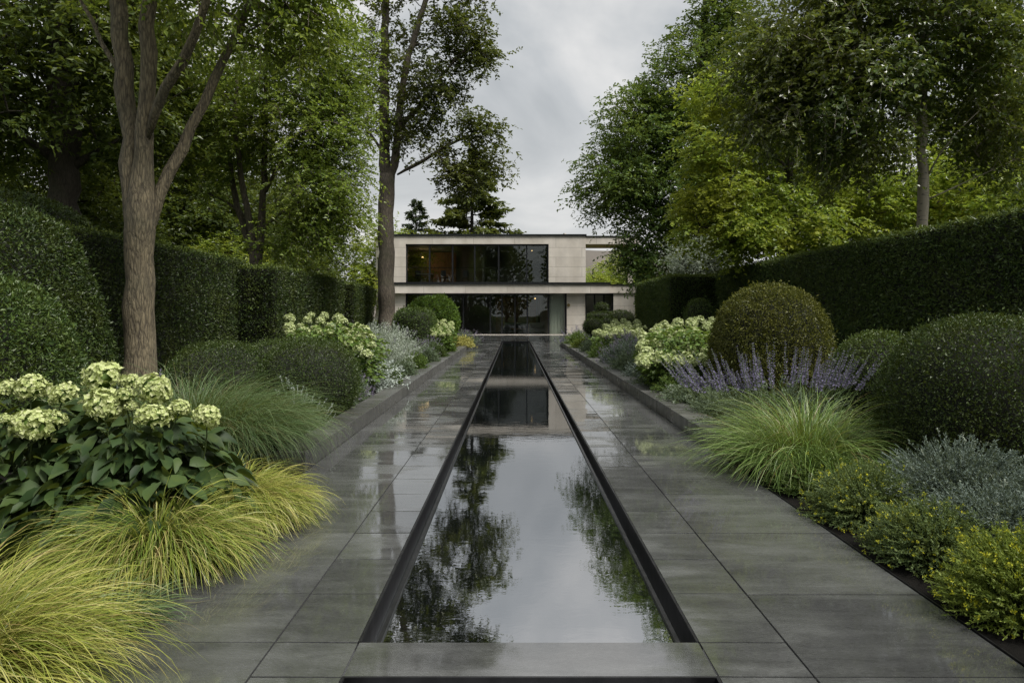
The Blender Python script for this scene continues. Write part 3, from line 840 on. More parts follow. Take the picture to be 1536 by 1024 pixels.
for (y0, y1) in ((PY0, PY1), (-2.3, 2.73)):
    wt.add([(PL + .078, y0 + .012, -.062), (PR - .078, y0 + .012, -.062), (PR - .078, y1 - .012, -.062), (PL + .078, y1 - .012, -.062)], [(0, 1, 2, 3)])
    for sx, xe in ((1, PL), (-1, PR)):
        a, b_ = xe + sx * .012, xe + sx * .058
        wt.add([(min(a, b_), y0 + .012, -.13), (max(a, b_), y0 + .012, -.13), (max(a, b_), y1 - .012, -.13), (min(a, b_), y1 - .012, -.13)], [(0, 1, 2, 3)])
wt.single('water', M['water'], kind='structure')
MB().box(PL + .004, PR - .004, 2.735, 3.016, -.05, .001, b=.001).single('stepping_slab', M['pave'], 'wide wet grey stone slab bridging the near end of the pool', 'stone slab', loc=(0, 2.87, 0))

def kerb(label, x0, x1, y0, y1, seed):
    r = np.random.default_rng(seed); mb = MB(); y = y0
    while y < y1:
        y2 = min(y1, y + .9)
        mb.box(x0 + r.normal(0, .0015), x1, y + .002, y2 - .002, -.05, .176 + r.normal(0, .001), b=.0025); y = y2
    mb.single('kerb', M['kerb'], label, 'kerb', loc=(x0, y0, 0))
kerb('raised dark stone kerb edging the bed left of the path', XL - .30, XL - .002, 6.3, 31.5, 1)
kerb('raised dark stone kerb edging the bed right of the path', XR + .002, XR + .34, 7.4, 31.5, 2)
MB().box(XR + .003, XR + .011, -.3, 7.39, -.05, .006).single('edging_strip', M['steel'], 'thin black metal edging strip beside the right near path', 'edging', loc=(XR, 0, 0))

# ------------------------------------------------------------------ far hill
hm = MB(); hx_ = np.linspace(-260, 260, 80); hy_ = np.linspace(150, 420, 24)
X, Y = np.meshgrid(hx_, hy_)
prof = np.clip((Y - 150) / 110, 0, 1) ** .8
Z = prof * (12 + 15 * np.exp(-((X - 42) / 55) ** 2) + 2.5 * np.sin(X * .045 + 1) + 1.2 * np.sin(X * .13 + Y * .05)) - 1.0
i = np.arange(79)[None] + np.arange(23)[:, None] * 80
hm.add(np.stack([X, Y, Z], -1), np.stack([i, i + 1, i + 81, i + 80], -1)).single('hills', M['hill'], kind='structure', smooth=True)

# ------------------------------------------------------------------ the house
HY = 48.0
hx = lambda u: (u - U0) / F * HY
hz = lambda v: H0 - (v - V0) / F * HY
house = thing('modern_house', (0, HY, 0), 'flat roofed two storey pale stone house with wide glazing at the end of the pool', 'house')
ZR, Z1, ZL0, ZL1 = hz(354), hz(366), hz(440), hz(427)
XA, XB = hx(588), hx(878.5)
W0, W1 = hx(608.5), hx(823)
wl = MB()
wl.box(XA, W0, HY, HY + .45, 3.66, Z1)                    # upper floor front
wl.box(W1, XB, HY, HY + .45, 3.66, Z1)
wl.box(XA, XB, HY, HY + .45, Z1, ZR)
wl.box(XA, XA + .4, HY + .45, HY + 10, 3.66, ZR); wl.box(XB - .4, XB, HY + .45, HY + 10, 3.66, ZR)
wl.box(XA + .4, XB - .4, HY + 9.6, HY + 10, 0, ZR)
wl.box(XA, W0, HY - .15, HY + .30, 0, ZL0)                # ground floor piers
wl.box(hx(850), hx(877.5), HY - .15, HY + .30, 0, ZL0)
wl.box(hx(920), hx(952), HY - .10, HY + .30, 0, ZL0)
wl.box(hx(952) - .4, hx(952), HY + .30, HY + 6, 0, ZL0)
wl.box(XA, XA + .4, HY + .3, HY + 10, 0, ZL0)
wl.box(hx(557), XA - .003, HY + 1.6, HY + 9, 0, ZR - .12)   # set-back wing behind the tree
wl.part('wall', M['stone'], house)
fs = MB(); fs.box(XA - .05, hx(913), HY - .55, HY + .45, ZL0, ZL1); fs.box(hx(913), hx(952) + .1, HY - .2, HY + 6, ZL0 + .02, ZL1 - .05)
fs.part('fascia', M['stone'], house)
rf = MB(); rf.box(XA - .06, XB + .06, HY - .07, HY + 10.05, ZR, hz(351.3)); rf.box(hx(557) - .05, XA - .062, HY + 1.55, HY + 9, ZR - .12, ZR)
rf.part('roof', M['metal'], house)
lg = MB(); lg.box(XA - .1, hx(913) + .06, HY - .62, HY + .3, ZL1, 3.655); lg.box(hx(913) + .061, hx(952) + .1, HY - .25, HY + 6, ZL1 - .05, ZL1 + .03)
lg.part('ledge', M['metal'], house)
pg = MB(); pg.box(XB + .003, hx(960), HY + .05, HY + .4, Z1, ZR - .05); pg.box(hx(960) - .35, hx(960), HY + .4, HY + 3.2, Z1, ZR - .05); pg.box(XB + .003, hx(960) - .35, HY + 2.9, HY + 3.2, Z1, ZR - .05)
pg.box(hx(960) - .35, hx(960), HY + 2.85, HY + 3.2, ZL1 - .02, Z1)
cano = pg.part('canopy', M['stone'], house)
sf = MB(); sf.box(XB + .01, hx(960) - .352, HY + .402, HY + 2.898, Z1 + .02, Z1 + .12); sf.part('soffit', M['wood'], cano)
rt = MB(); rt.box(XB + .065, hx(960) + .05, HY, HY + 3.25, ZR - .05, ZR + .02); rt.part('roof_edge', M['metal'], cano)
vb = MB(); vb.tube([(hx(850), HY + 2, hz(351.3)), (hx(850), HY + 2, 7.28)], .07, 10); vb.tube([(hx(850), HY + 2, 7.28), (hx(850), HY + 2, 7.36)], .11, 10)
vb.part('roof_vent', M['stone'], house)
# floors and rooms
ins = MB()
ins.box(XA + .4, XB - .4, HY + .46, HY + 9.6, 3.30, 3.62)
ins.box(XA + .4, hx(877.5), HY - .1, HY + 9.6, -.05, .03)
ins.part('floor', M['floor'], house)
cl_ = MB(); cl_.box(XA + .41, XB - .41, HY + .46, HY + 9.59, 6.42, 6.50); cl_.box(XA + .41, XB - .41, HY + .46, HY + 9.59, 2.95, 3.05)
cl_.part('ceiling', M['plaster'], house)
iw = MB(); iw.box(XA + .41, XB - .41, HY + 6.0, HY + 6.15, 3.63, 6.41); iw.box(XA + .41, XB - .41, HY + 6.5, HY + 6.65, .03, 2.94)
iw.box(-2.4, -2.25, HY + 2.6, HY + 6.0, 3.63, 6.41); iw.box(1.9, 2.05, HY + 3.0, HY + 6.5, .03, 2.94)
iw.box(5.0, 8.0, HY + 3.5, HY + 3.65, .0, 2.94)
iw.part('inner_wall', M['plaster'], house)
wp = MB(); wp.box(-1.5, 1.7, HY + 6.2, HY + 6.47, .03, 2.8); wp.part('timber_panel', M['wood'], house)
wp = MB(); wp.box(-6.9, -4.6, HY + 5.8, HY + 5.97, 3.63, 6.3)
for k in range(9): wp.box(-6.9 + k * .28, -6.88 + k * .28, HY + 5.77, HY + 5.8, 3.63, 6.3)
wp.part('timber_panel', M['wood'], house)

def window(u0, u1, v0, v1, mull, yf, rail=None):
    x0, x1, z0, z1 = hx(u0), hx(u1), hz(v1), hz(v0)
    fr = MB(); t, d = .10, .16
    fr.box(x0, x1, yf, yf + d, z1 - t, z1); fr.box(x0, x1, yf, yf + d, z0, z0 + t * .7)
    fr.box(x0, x0 + t, yf, yf + d, z0 + t * .7, z1 - t); fr.box(x1 - t, x1, yf, yf + d, z0 + t * .7, z1 - t)
    f = fr.part('window', M['metal'], house)
    xs = [x0 + t] + [hx(m) for m in mull] + [x1 - t]
    for m in mull:
        mm = MB(); mm.box(hx(m) - .05, hx(m) + .05, yf - .01, yf + d + .01, z0 + t * .7, z1 - t); mm.part('mullion', M['metal'], f)
    for a, b_ in zip(xs[:-1], xs[1:]):
        pn = MB(); pn.box(a + .04, b_ - .04, yf + .07, yf + .085, z0 + t * .6, z1 - t * .9); pn.part('pane', M['glass'], f)
    if rail:
        rl = MB(); zr = hz(rail); rl.box(x0 + t, x1 - t, yf + .2, yf + .24, zr - .025, zr + .025)
        for m in mull: rl.box(hx(m) - .02, hx(m) + .02, yf + .21, yf + .23, z0 + .1, zr)
        rl.part('handrail', M['metal'], f)
window(608.5, 823, 366.2, 424.3, [644, 678.6, 712, 748, 790], HY + .12, 401)
window(608.5, 824, 440.2, 502, [644, 678, 695, 735.6, 753, 772.5, 791], HY + .02)
window(877.7, 919.8, 440.2, 502, [892, 906], HY + .05)
cu = MB(); n = 120; xs = np.linspace(hx(824.6), hx(846.8), n); yy = HY + .25 + .05 * np.sin(np.arange(n) * .62) + .02 * np.sin(np.arange(n) * .23)
V = [(x, y, z) for z in (.03, ZL0 - .03) for x, y in zip(xs, yy)]
cu.add(V, [(k, k + 1, n + k + 1, n + k) for k in range(n - 1)])
V = [(x, y + .01, z) for z in (.03, ZL0 - .03) for x, y in zip(xs, yy)]
cu.add(V, [(k + 1, k, n + k, n + k + 1) for k in range(n - 1)])
cu.single('curtain', M['curtain'], 'pale sage green curtain hanging in the ground floor opening beside the glazing', 'curtain', loc=(3, HY + .2, 0), smooth=True)
jb = MB(); jb.box(hx(847), hx(850) - .002, HY - .05, HY + .2, 0, ZL0 - .01); jb.part('door_post', M['metal'], house)
wlamp = MB(); wlamp.tube([(hx(852.5), HY - .15, hz(457.5)), (hx(852.5), HY - .23, hz(457.5))], .11, 14); wlamp.part('wall_lamp', simple('brass', (.22, .17, .07), .4, .7, .2, 9), house)
st_ = MB(); st_.box(hx(600), hx(850), HY - .6, HY - .16, -.03, .028, b=.005); st_.part('threshold', M['stone'], house)

# furniture seen dimly through the glass
def chair(x, y, z, rz, label, mat='fabric'):
    t = thing('dining_chair', (x, y, z), label, 'chair', 'chairs inside the house')
    c, s = math.cos(rz), math.sin(rz)
    def bx(mb, x0, x1, y0, y1, z0, z1, b=.01):
        k = MB().box(x0, x1, y0, y1, z0, z1, b=b); V = np.concatenate(k.V)
        W = np.stack([x + V[:, 0] * c - V[:, 1] * s, y + V[:, 0] * s + V[:, 1] * c, z + V[:, 2]], 1)
        mb.add(W, np.concatenate(k.Q), np.concatenate(k.T))
    m = MB(); bx(m, -.23, .23, -.23, .23, .43, .49); m.part('seat', M[mat], t)
    m = MB(); bx(m, -.22, .22, .19, .24, .55, .98); m.part('backrest', M[mat], t)
    for sx in (-1, 1):
        for sy in (-1, 1):
            m = MB(); bx(m, sx * .2 - .015, sx * .2 + .015, sy * .2 - .015, sy * .2 + .015, 0, .43 if sy < 0 else .56, .004); m.part('leg', M['metal'], t)
for (u, dy, rz, lb) in ((628, 1.6, .4, 'dark chair at the white table behind the upstairs left pane'), (668, 1.5, 2.6, 'dark chair behind the second upstairs pane from the left'),
                        (698, 1.3, 3.4, 'dark chair behind the third upstairs pane from the left'), (741, 1.4, .2, 'dark chair behind the fourth upstairs pane from the left')):
    chair(hx(u) * (1 + dy / 48), HY + dy, 3.62, rz, lb)
tb = thing('dining_table', (-6.6, HY + 1.7, 3.62), 'white topped table behind the upstairs left pane', 'table')
m = MB(); m.box(-7.1, -5.9, HY + 1.3, HY + 2.1, 4.33, 4.37, b=.008); m.part('tabletop', M['white'], tb)
for sx in (-7.0, -6.0):
    for sy in (1.4, 2.0):
        m = MB(); m.tube([(sx, HY + sy, 3.62), (sx, HY + sy, 4.33)], .025, 8); m.part('leg', M['metal'], tb)
def sofa(x0, x1, y0, label, m_):
    t = thing('sofa', ((x0 + x1) / 2, y0 + .4, .03), label, 'sofa', 'sofas inside the house')
    m = MB(); m.box(x0, x1, y0, y0 + .85, .12, .42, b=.04); m.part('seat', m_, t)
    m = MB(); m.box(x0, x1, y0 + .62, y0 + .86, .43, .82, b=.05); m.part('backrest', m_, t)
    for a in (x0, x1 - .18):
        m = MB(); m.box(a, a + .18, y0 - .01, y0 + .6, .43, .6, b=.04); m.part('armrest', m_, t)
    for a in (x0 + .1, x1 - .15):
        for b_ in (.08, .7):
            m = MB(); m.box(a, a + .05, y0 + b_, y0 + b_ + .05, .0, .12); m.part('leg', M['metal'], t)
sofa(-1.0, .9, HY + 2.2, 'grey sofa behind the middle ground floor panes', M['fabric'])
sofa(1.05, 2.2, HY + 1.6, 'pale armchair behind the right ground floor pane', M['plaster'])
ct = thing('coffee_table', (0.4, HY + 1.2, .03), 'low timber table in front of the grey sofa inside', 'table')
m = MB(); m.box(-.3, 1.0, HY + .95, HY + 1.5, .36, .41, b=.008); m.part('tabletop', M['wood'], ct)
for sx in (-.2, .85):
    for sy in (1.02, 1.4):
        m = MB(); m.box(sx, sx + .05, HY + sy, HY + sy + .05, .03, .36); m.part('leg', M['metal'], ct)
def pendant(x, y, z, ztop, label, power, rad=.07):
    t = thing('pendant_lamp', (x, y, z), label, 'lamp', 'lit lamps inside the house')
    m = MB(); m.ellipsoid((x, y, z), (rad, rad, rad), 14, 8); m.part('lamp_shade', M['lamp'], t, smooth=True)
    m = MB(); m.tube([(x, y, z + .1), (x, y, ztop)], .008, 5); m.part('cord', M['metal'], t)
    if power <= 0: return
    l = bpy.data.lights.new('lamp_light', 'POINT'); o = bpy.data.objects.new('lamp_light', l); COL.objects.link(o)
    l.energy = power; l.color = (1, .68, .36); l.shadow_soft_size = .5; o.location = (0, .1, -.3); o.parent = t
pendant(hx(633) * 1.08, HY + 4.2, hz(384) + .25, 6.42, 'small glowing globe lamp in the upstairs left room', 11)
pendant(hx(803) * 1.06, HY + 3.4, 2.62, 2.95, 'small glowing globe lamp in the ground floor right room', 0, .05)
pendant(hx(798) * 1.03, HY + 1.6, hz(375) + .1, 6.42, 'small glowing lamp near the upstairs right ceiling', 0, .035)

# ------------------------------------------------------------------ hedges and clipped shapes
G = 'clipped hedges along the garden'
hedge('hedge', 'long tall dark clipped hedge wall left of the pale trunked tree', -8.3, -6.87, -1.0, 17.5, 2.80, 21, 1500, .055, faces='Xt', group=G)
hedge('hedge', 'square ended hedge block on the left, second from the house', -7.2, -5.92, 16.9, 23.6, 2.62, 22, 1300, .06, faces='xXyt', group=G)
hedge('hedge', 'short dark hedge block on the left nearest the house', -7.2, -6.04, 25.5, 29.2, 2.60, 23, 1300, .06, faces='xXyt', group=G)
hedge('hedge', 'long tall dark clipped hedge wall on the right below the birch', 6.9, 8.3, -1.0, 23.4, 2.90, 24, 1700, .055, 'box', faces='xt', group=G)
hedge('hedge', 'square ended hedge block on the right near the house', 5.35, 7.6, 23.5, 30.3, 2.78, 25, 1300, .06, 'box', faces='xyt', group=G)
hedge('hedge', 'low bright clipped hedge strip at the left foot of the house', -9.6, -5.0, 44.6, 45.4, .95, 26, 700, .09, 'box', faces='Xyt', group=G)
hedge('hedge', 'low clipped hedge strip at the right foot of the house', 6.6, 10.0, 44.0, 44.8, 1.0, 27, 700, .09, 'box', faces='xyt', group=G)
GT = 'clipped topiary shrubs'
topiary('topiary', 'tall dark shoulder shaped yew against the hedge at the left edge', (-6.95, 9.0, 1.35), (1.42, 1.4, 1.48), 31, 2300, .05, 'yew', 4.0, -.85, group=GT, taper=.42)
topiary('topiary', 'rounded green yew dome at the left edge in front of the taller one', (-5.62, 6.9, .85), (1.14, 1.1, .95), 32, 3200, .042, 'box', 3.6, -.85, group=GT, taper=.36)
topiary('topiary', 'dark domed yew top rising behind the left hedge at the frame edge', (-9.3, 12.5, 2.2), (1.5, 1.5, 1.42), 33, 900, .07, 'yew', 2.4, -.9, group=GT)
topiary('topiary', 'low flat yew mound beside the big trunk on the left', (-4.12, 9.6, .35), (.70, .9, .70), 34, 4200, .028, 'box_dark', 2.2, -.4, group=GT)
mbx = MB(); rg = np.random.default_rng(35)
dome_shape(mbx, (-2.74, 9.15, .56), (.62, .72, .53), rg, 5000, .026, 2.25, -.85, .015, 35)
dome_shape(mbx, (-3.45, 10.5, .60), (.75, 1.0, .46), rg, 3600, .028, 2.4, -.9, .02, 36)
mbx.single('topiary', [M['twig'], M['box_dark']], 'long rounded box cushion in front of the left lime hydrangeas', 'topiary', GT, loc=(-3.1, 9.8, .12))
topiary('topiary', 'dark square shouldered box shrub left of the pool near the house', (-3.45, 23.6, .85), (.70, .9, .78), 37, 1500, .055, 'box', 3.4, -.9, group=GT)
topiary('topiary', 'big bright green rounded shrub behind the dark square box shrub', (-3.42, 28.6, 1.15), (1.06, 1.05, 1.0), 38, 900, .10, 'box_bright', 2.2, -.9, .08, group=GT)
topiary('topiary', 'tall golden green yew dome behind the purple spikes on the right', (3.92, 10.5, .52), (.86, .88, 1.34), 39, 4600, .036, 'yew_gold', 2.5, -.32, group=GT)
topiary('topiary', 'dark yew dome between the golden dome and the large right dome', (4.42, 8.3, .40), (.54, .58, .82), 40, 4200, .030, 'box', 2.2, -.4, group=GT)
topiary('topiary', 'large dark box dome at the right edge above the grey mounds', (4.06, 5.85, .50), (.80, .86, .91), 41, 6500, .025, 'box_dark', 2.3, -.5, group=GT)
topiary('topiary', 'small distant yew dome beside the right hedge block', (5.55, 20.5, 1.0), (.44, .5, .9), 42, 1500, .05, 'box', 2.4, -.95, group=GT)
cl = MB(); rg = np.random.default_rng(43)
for (u, v, ru, rv, Y) in ((903, 461.5, 9.5, 7, 27.5), (902, 474, 21, 6.5, 27.2), (890, 490, 15, 13, 25.6), (912, 486, 13, 11, 26.2), (932, 479, 20, 13, 27)):
    p = at(u, v, Y); dome_shape(cl, p, (ru * Y / F, ru * Y / F, rv * Y / F), rg, 1800, .045, 2.05, -.95, .015, int(u))
for (u, v, Y) in ((903, 480, 27.2), (928, 490, 27), (889, 495, 25.7)):
    p = at(u, v, Y); cl.tube([(p[0], p[1], .1), (p[0], p[1], p[2])], .07, 7, m=0)
cl.single('topiary', [M['twig'], M['box_dark']], 'cloud pruned box of several stacked balls right of the pool near the house', 'topiary', GT, loc=(3.4, 26.5, .1))

# ------------------------------------------------------------------ trees
def px(y, *uv): return [at(u, v, y + (d[0] if d else 0)) for (u, v, *d) in uv]
def ell(u, v, y, ru, rv, ry, w_=1.0): return (at(u, v, y), (ru * y / F, ry, rv * y / F), w_)
b = at(210, 600, 10.0); b[2] = .08
t0 = at(210, 305, 10)
tree('multi_stem_tree', 'large brown trunk forking into several stems beside the near left hydrangeas',
     [([b, at(209, 450, 10), at(209, 340, 10), at(211, 285, 10), at(217, 240, 9.98), at(222, 140, 9.9), at(223, 0, 9.8), at(232, -160, 9.7)], [.220, .200, .198, .192, .125, .11, .10, .085], 0),
      ([at(207, 400, 10), at(204, 330, 10), at(196, 250, 10.05), at(188, 120, 10.1), at(177, 0, 10.2), at(165, -160, 10.3)], [.11, .140, .137, .13, .115, .085], 0),
      ([at(212, 365, 10), at(228, 305, 10.05), at(244, 268, 10.1), at(275, 225, 10.2), at(308, 150, 10.4), at(338, 85, 10.6), at(366, 25, 10.8), at(420, -90, 11)], .105, .04),
      ([at(220, 215, 9.92), at(228, 165, 9.85), at(252, 128, 9.7), at(287, 68, 9.5), at(318, 0, 9.3), at(345, -90, 9.2)], [.03, .07, .075, .065, .055, .04], 0),
      ([at(192, 130, 10.1), at(165, 82, 10.3), at(138, 40, 10.4), at(120, 0, 10.5)], .05, .025)],
     [(at(330, -130, 10.6), (2.3, 1.8, 1.7), 1.0), (at(450, 10, 11), (1.0, 1.2, 1.0), 1.2), (at(130, -150, 10.9), (2.0, 1.6, 1.6), .8), (at(330, 40, 11.6), (1.6, .8, .8), .5), (at(265, -45, 9.6), (1.3, .6, .6), .5)],
     320, 'near_leaf', .10, 51, 'bark_brown', twigs=7, per=11, tl=.65, flat=.5, droop=.3, r_tip=.008, hang=.35, lower=3.6, twig_tubes=True)
tree('tree', 'huge dark trunked tree behind the left hedge at the frame edge',
     [([np.array([-11.85, 18, -.05]), at(97, 300, 18), at(95, 150, 18), at(92, 0, 18), at(92, -200, 18)], .42, .26),
      ([at(84, 240, 18), at(50, 205, 17.6), at(0, 200, 17), at(-60, 160, 17)], .14, .07), ([at(108, 250, 18), at(150, 225, 18.4), at(185, 205, 18.8)], .13, .05),
      ([at(84, 130, 18), at(60, 90, 18), at(20, 60, 18)], .10, .05), ([at(106, 120, 18), at(135, 95, 18.3), at(160, 60, 18.5)], .10, .05)],
     [ell(60, 60, 18, 230, 190, 3.8), ell(190, 90, 18.5, 120, 170, 3.0, .8), ell(-60, 150, 17.5, 130, 120, 3, .8), ell(60, -120, 18, 240, 120, 4, .6)],
     620, 'dark_leaf', .17, 52, 'bark_dark', twigs=8, per=11, tl=.9, lower=4.4, r_tip=.012, droop=.35, hang=.3)
b = at(384, 520, 21.0); b[2] = -.05
tree('multi_stem_tree', 'light green spreading tree with fanning stems behind the left hedge',
     [([b, at(385, 430, 21), at(384, 378, 21)], .20, .19),
      ([at(380, 385, 21), at(368, 350, 21), at(352, 290, 21.2), at(338, 210, 21.3), at(330, 150, 21.4)], .12, .05),
      ([at(383, 385, 21), at(374, 330, 20.8), at(360, 260, 20.7), at(352, 190, 20.6), at(355, 120, 20.6)], .12, .05),
      ([at(387, 385, 21), at(393, 320, 21), at(398, 240, 21), at(397, 165, 21), at(400, 90, 21)], .13, .05),
      ([at(396, 290, 21), at(415, 245, 20.8), at(450, 210, 20.7), at(480, 190, 20.6)], .07, .03),
      ([at(372, 330, 21), at(345, 300, 21.4), at(312, 290, 21.6)], .06, .03),
      ([at(390, 350, 21), at(410, 320, 20.7), at(445, 305, 20.5)], .06, .03)],
     [ell(420, 150, 21, 140, 105, 2.6), ell(485, 220, 20.6, 74, 95, 1.9, 1.2), ell(492, 310, 20.4, 56, 70, 1.5, 1.1), ell(330, 190, 21.5, 75, 110, 2.2, .8), ell(445, 350, 20.2, 70, 36, 1.2, .8), ell(500, 105, 21, 65, 70, 1.8, .9)],
     720, 'light_leaf', .108, 53, 'bark_grey', twigs=8, per=12, tl=.65, flat=.35, droop=.35, lower=3.6, r_tip=.008, hang=.25, twig_tubes=True)
b = at(581, 517, 27.0); b[2] = .08
tree('tree', 'tall dark leaved tree with bare trunk standing in the left bed before the house',
     [([b, at(580, 440, 27), at(579, 350, 27), at(581, 262, 27)], .34, .30),
      ([at(577, 275, 27), at(577, 200, 27), at(576, 100, 27.2), at(580, -40, 27.4), at(585, -160, 27.5)], .23, .10),
      ([at(584, 275, 27), at(595, 235, 26.9), at(598, 170, 26.8), at(610, 90, 26.7), at(640, 0, 26.6), at(655, -100, 26.5)], .18, .07),
      ([at(596, 262, 27), at(616, 250, 26.7), at(640, 240, 26.5), at(668, 218, 26.3), at(700, 205, 26.2), at(728, 196, 26.2)], [.04, .075, .07, .06, .045, .03], 0),
      ([at(600, 190, 27), at(640, 150, 26.7), at(668, 105, 26.5), at(700, 70, 26.3), at(730, 50, 26.2)], .10, .03),
      ([at(575, 230, 27), at(560, 200, 27.3), at(545, 190, 27.5)], .07, .03)],
     [ell(605, 60, 27, 62, 110, 2.0, .8), ell(690, 50, 26.5, 52, 55, 1.3, 1.5), ell(655, 135, 26.6, 45, 40, 1.2, 2.1), ell(715, 195, 26.3, 36, 28, .8, 2.5), ell(735, 245, 26.3, 24, 26, .7, 2.4), ell(690, 262, 26.4, 36, 26, .9, 2.2),
      ell(620, 190, 27, 48, 45, 1.4, 1.1), ell(560, 150, 27.4, 40, 60, 1.4, .7), ell(720, 95, 26.4, 22, 30, .7, 2.2), ell(660, 230, 26.6, 26, 20, .7, 1.8), ell(620, -90, 27, 85, 80, 2.4, .8), ell(700, -40, 26.6, 45, 55, 1.5, .9)],
     560, 'oak', .15, 54, 'bark_grey', twigs=6, per=9, tl=.62, flat=.7, droop=.15, r_tip=.010, lower=6.5, hang=.1, spread=.22, W=.6, twig_tubes=True)
b = at(1052, 500, 36); b[2] = -.05
tree('tree', 'broad dark green deciduous tree in front of the right end of the house',
     [([b, at(1052, 420, 36), at(1048, 340, 36), at(1045, 250, 36), at(1050, 120, 36), at(1060, 0, 36)], .50, .16),
      ([at(1050, 360, 36), at(1010, 320, 35.6), at(965, 300, 35), at(915, 290, 34.6), at(880, 282, 34.4)], .16, .04),
      ([at(1050, 330, 36), at(1080, 260, 36), at(1110, 190, 36.5)], .18, .06), ([at(1046, 280, 36), at(1005, 220, 35.5), at(960, 180, 35), at(930, 165, 35)], .15, .04),
      ([at(1050, 395, 36), at(1010, 375, 35.2), at(965, 370, 34.6), at(930, 385, 34.2)], .12, .04)],
     [ell(1005, 255, 36, 128, 105, 4.0), ell(1060, 130, 36, 92, 100, 3.6), ell(935, 278, 35, 74, 56, 2.4, 1.4), ell(975, 185, 35.4, 78, 70, 2.6, 1.2), ell(1012, 345, 35.4, 86, 50, 2.4, 1.0), ell(950, 385, 34.6, 22, 24, 1.0, 1.2),
      ell(972, 402, 34.8, 34, 26, 1.2, 1.2), ell(1085, 40, 36, 55, 55, 2.4, 1.0), ell(1120, 250, 37, 90, 130, 3.4, .7), ell(1100, -70, 36.5, 90, 80, 3, .5)],
     1350, 'cool_leaf', .185, 55, 'bark_dark', twigs=8, per=11, tl=.95, flat=.4, droop=.22, lower=4.0, r_tip=.012, hang=.2, spread=.25)
b = at(1190, 520, 21.5); b[2] = -.05
tree('maple_tree', 'yellow green maple with layered branches behind the right hedge',
     [([b, at(1190, 400, 21.5), at(1188, 330, 21.5), at(1180, 200, 21.6), at(1175, 90, 21.7)], .2, .07),
      ([at(1188, 350, 21.5), at(1140, 290, 21.2), at(1090, 250, 21), at(1050, 230, 20.8)], .09, .03), ([at(1188, 340, 21.5), at(1240, 280, 21.5), at(1300, 250, 21.5)], .09, .03),
      ([at(1188, 370, 21.5), at(1140, 350, 21), at(1090, 345, 20.6), at(1050, 340, 20.4)], .07, .025), ([at(1183, 260, 21.5), at(1130, 190, 21.3), at(1070, 150, 21)], .08, .03)],
     [ell(1085, 150, 21, 68, 38, 1.6, 1.2), ell(1075, 225, 20.8, 62, 36, 1.5, 1.3), ell(1100, 300, 20.7, 80, 36, 1.6, 1.3), ell(1110, 355, 20.3, 85, 34, 1.4, 1.3), ell(1200, 340, 20.6, 95, 45, 1.6, 1.1), ell(1200, 220, 21.5, 110, 90, 2.2, .8),
      ell(1290, 300, 21.5, 80, 60, 1.8, .9), ell(1200, 110, 21.7, 110, 50, 2, .8), ell(1390, 300, 22, 90, 60, 2, .7)],
     620, 'maple_leaf', .125, 56, 'bark_dark', twigs=8, per=12, tl=.7, flat=.18, droop=.28, lower=3.2, r_tip=.008, hang=.25, W=.65, spread=.2)
b = at(1383, 600, 14.0); b[2] = -.05
tree('birch_tree', 'pale slender birch trunk rising behind the right hedge',
     [([b, at(1383, 450, 14), at(1384, 330, 14), at(1384, 230, 14), at(1383, 150, 14), at(1388, 40, 14.1), at(1392, -120, 14.2)], .135, .07),
      ([at(1388, 270, 14), at(1405, 225, 13.8), at(1430, 190, 13.6), at(1470, 165, 13.5)], .022, .008),
      ([at(1390, 300, 14), at(1430, 280, 14), at(1470, 266, 14), at(1520, 240, 14)], .018, .006),
      ([at(1380, 200, 14), at(1350, 150, 13.8), at(1290, 100, 13.6), at(1210, 80, 13.4)], .05, .02), ([at(1382, 150, 14), at(1340, 80, 14), at(1280, 20, 14)], .05, .02), ([at(1386, 100, 14), at(1430, 40, 14), at(1480, 0, 14)], .05, .02)],
     [ell(1180, 90, 13.5, 90, 70, 1.2, 1.2), ell(1260, 140, 13.6, 110, 85, 1.4, 1.1), ell(1350, 60, 14, 150, 90, 1.8, .8), ell(1260, 20, 13.8, 130, 60, 1.6, .9), ell(1470, 110, 14, 90, 110, 1.6, .8), ell(1170, 180, 13.4, 70, 40, 1.0, .8), ell(1400, -70, 14, 190, 90, 1.9, .6), ell(1500, 220, 14.2, 50, 50, 1.2, .6), ell(1290, 225, 13.7, 70, 32, 1.0, .7)],
     760, 'birch_leaf', .105, 57, 'bark_birch', twigs=8, per=11, tl=.6, flat=.5, droop=.35, lower=4.2, r_tip=.005, hang=.4, W=.62, spread=.2, twig_tubes=True)
b = at(1052, 520, 27); b[2] = -.05
tree('silver_tree', 'small silvery grey leaved tree peeping over the right hedge block',
     [([b, at(1052, 430, 27), at(1050, 390, 27)], .09, .05)], [ell(1052, 382, 27, 46, 24, 1.1), ell(1030, 398, 26.6, 30, 16, .8), ell(1080, 400, 26.8, 26, 16, .8)],
     170, 'silver_leaf', .11, 58, 'bark_dark', twigs=7, per=9, tl=.45, flat=.8, lower=2.5, W=.4)
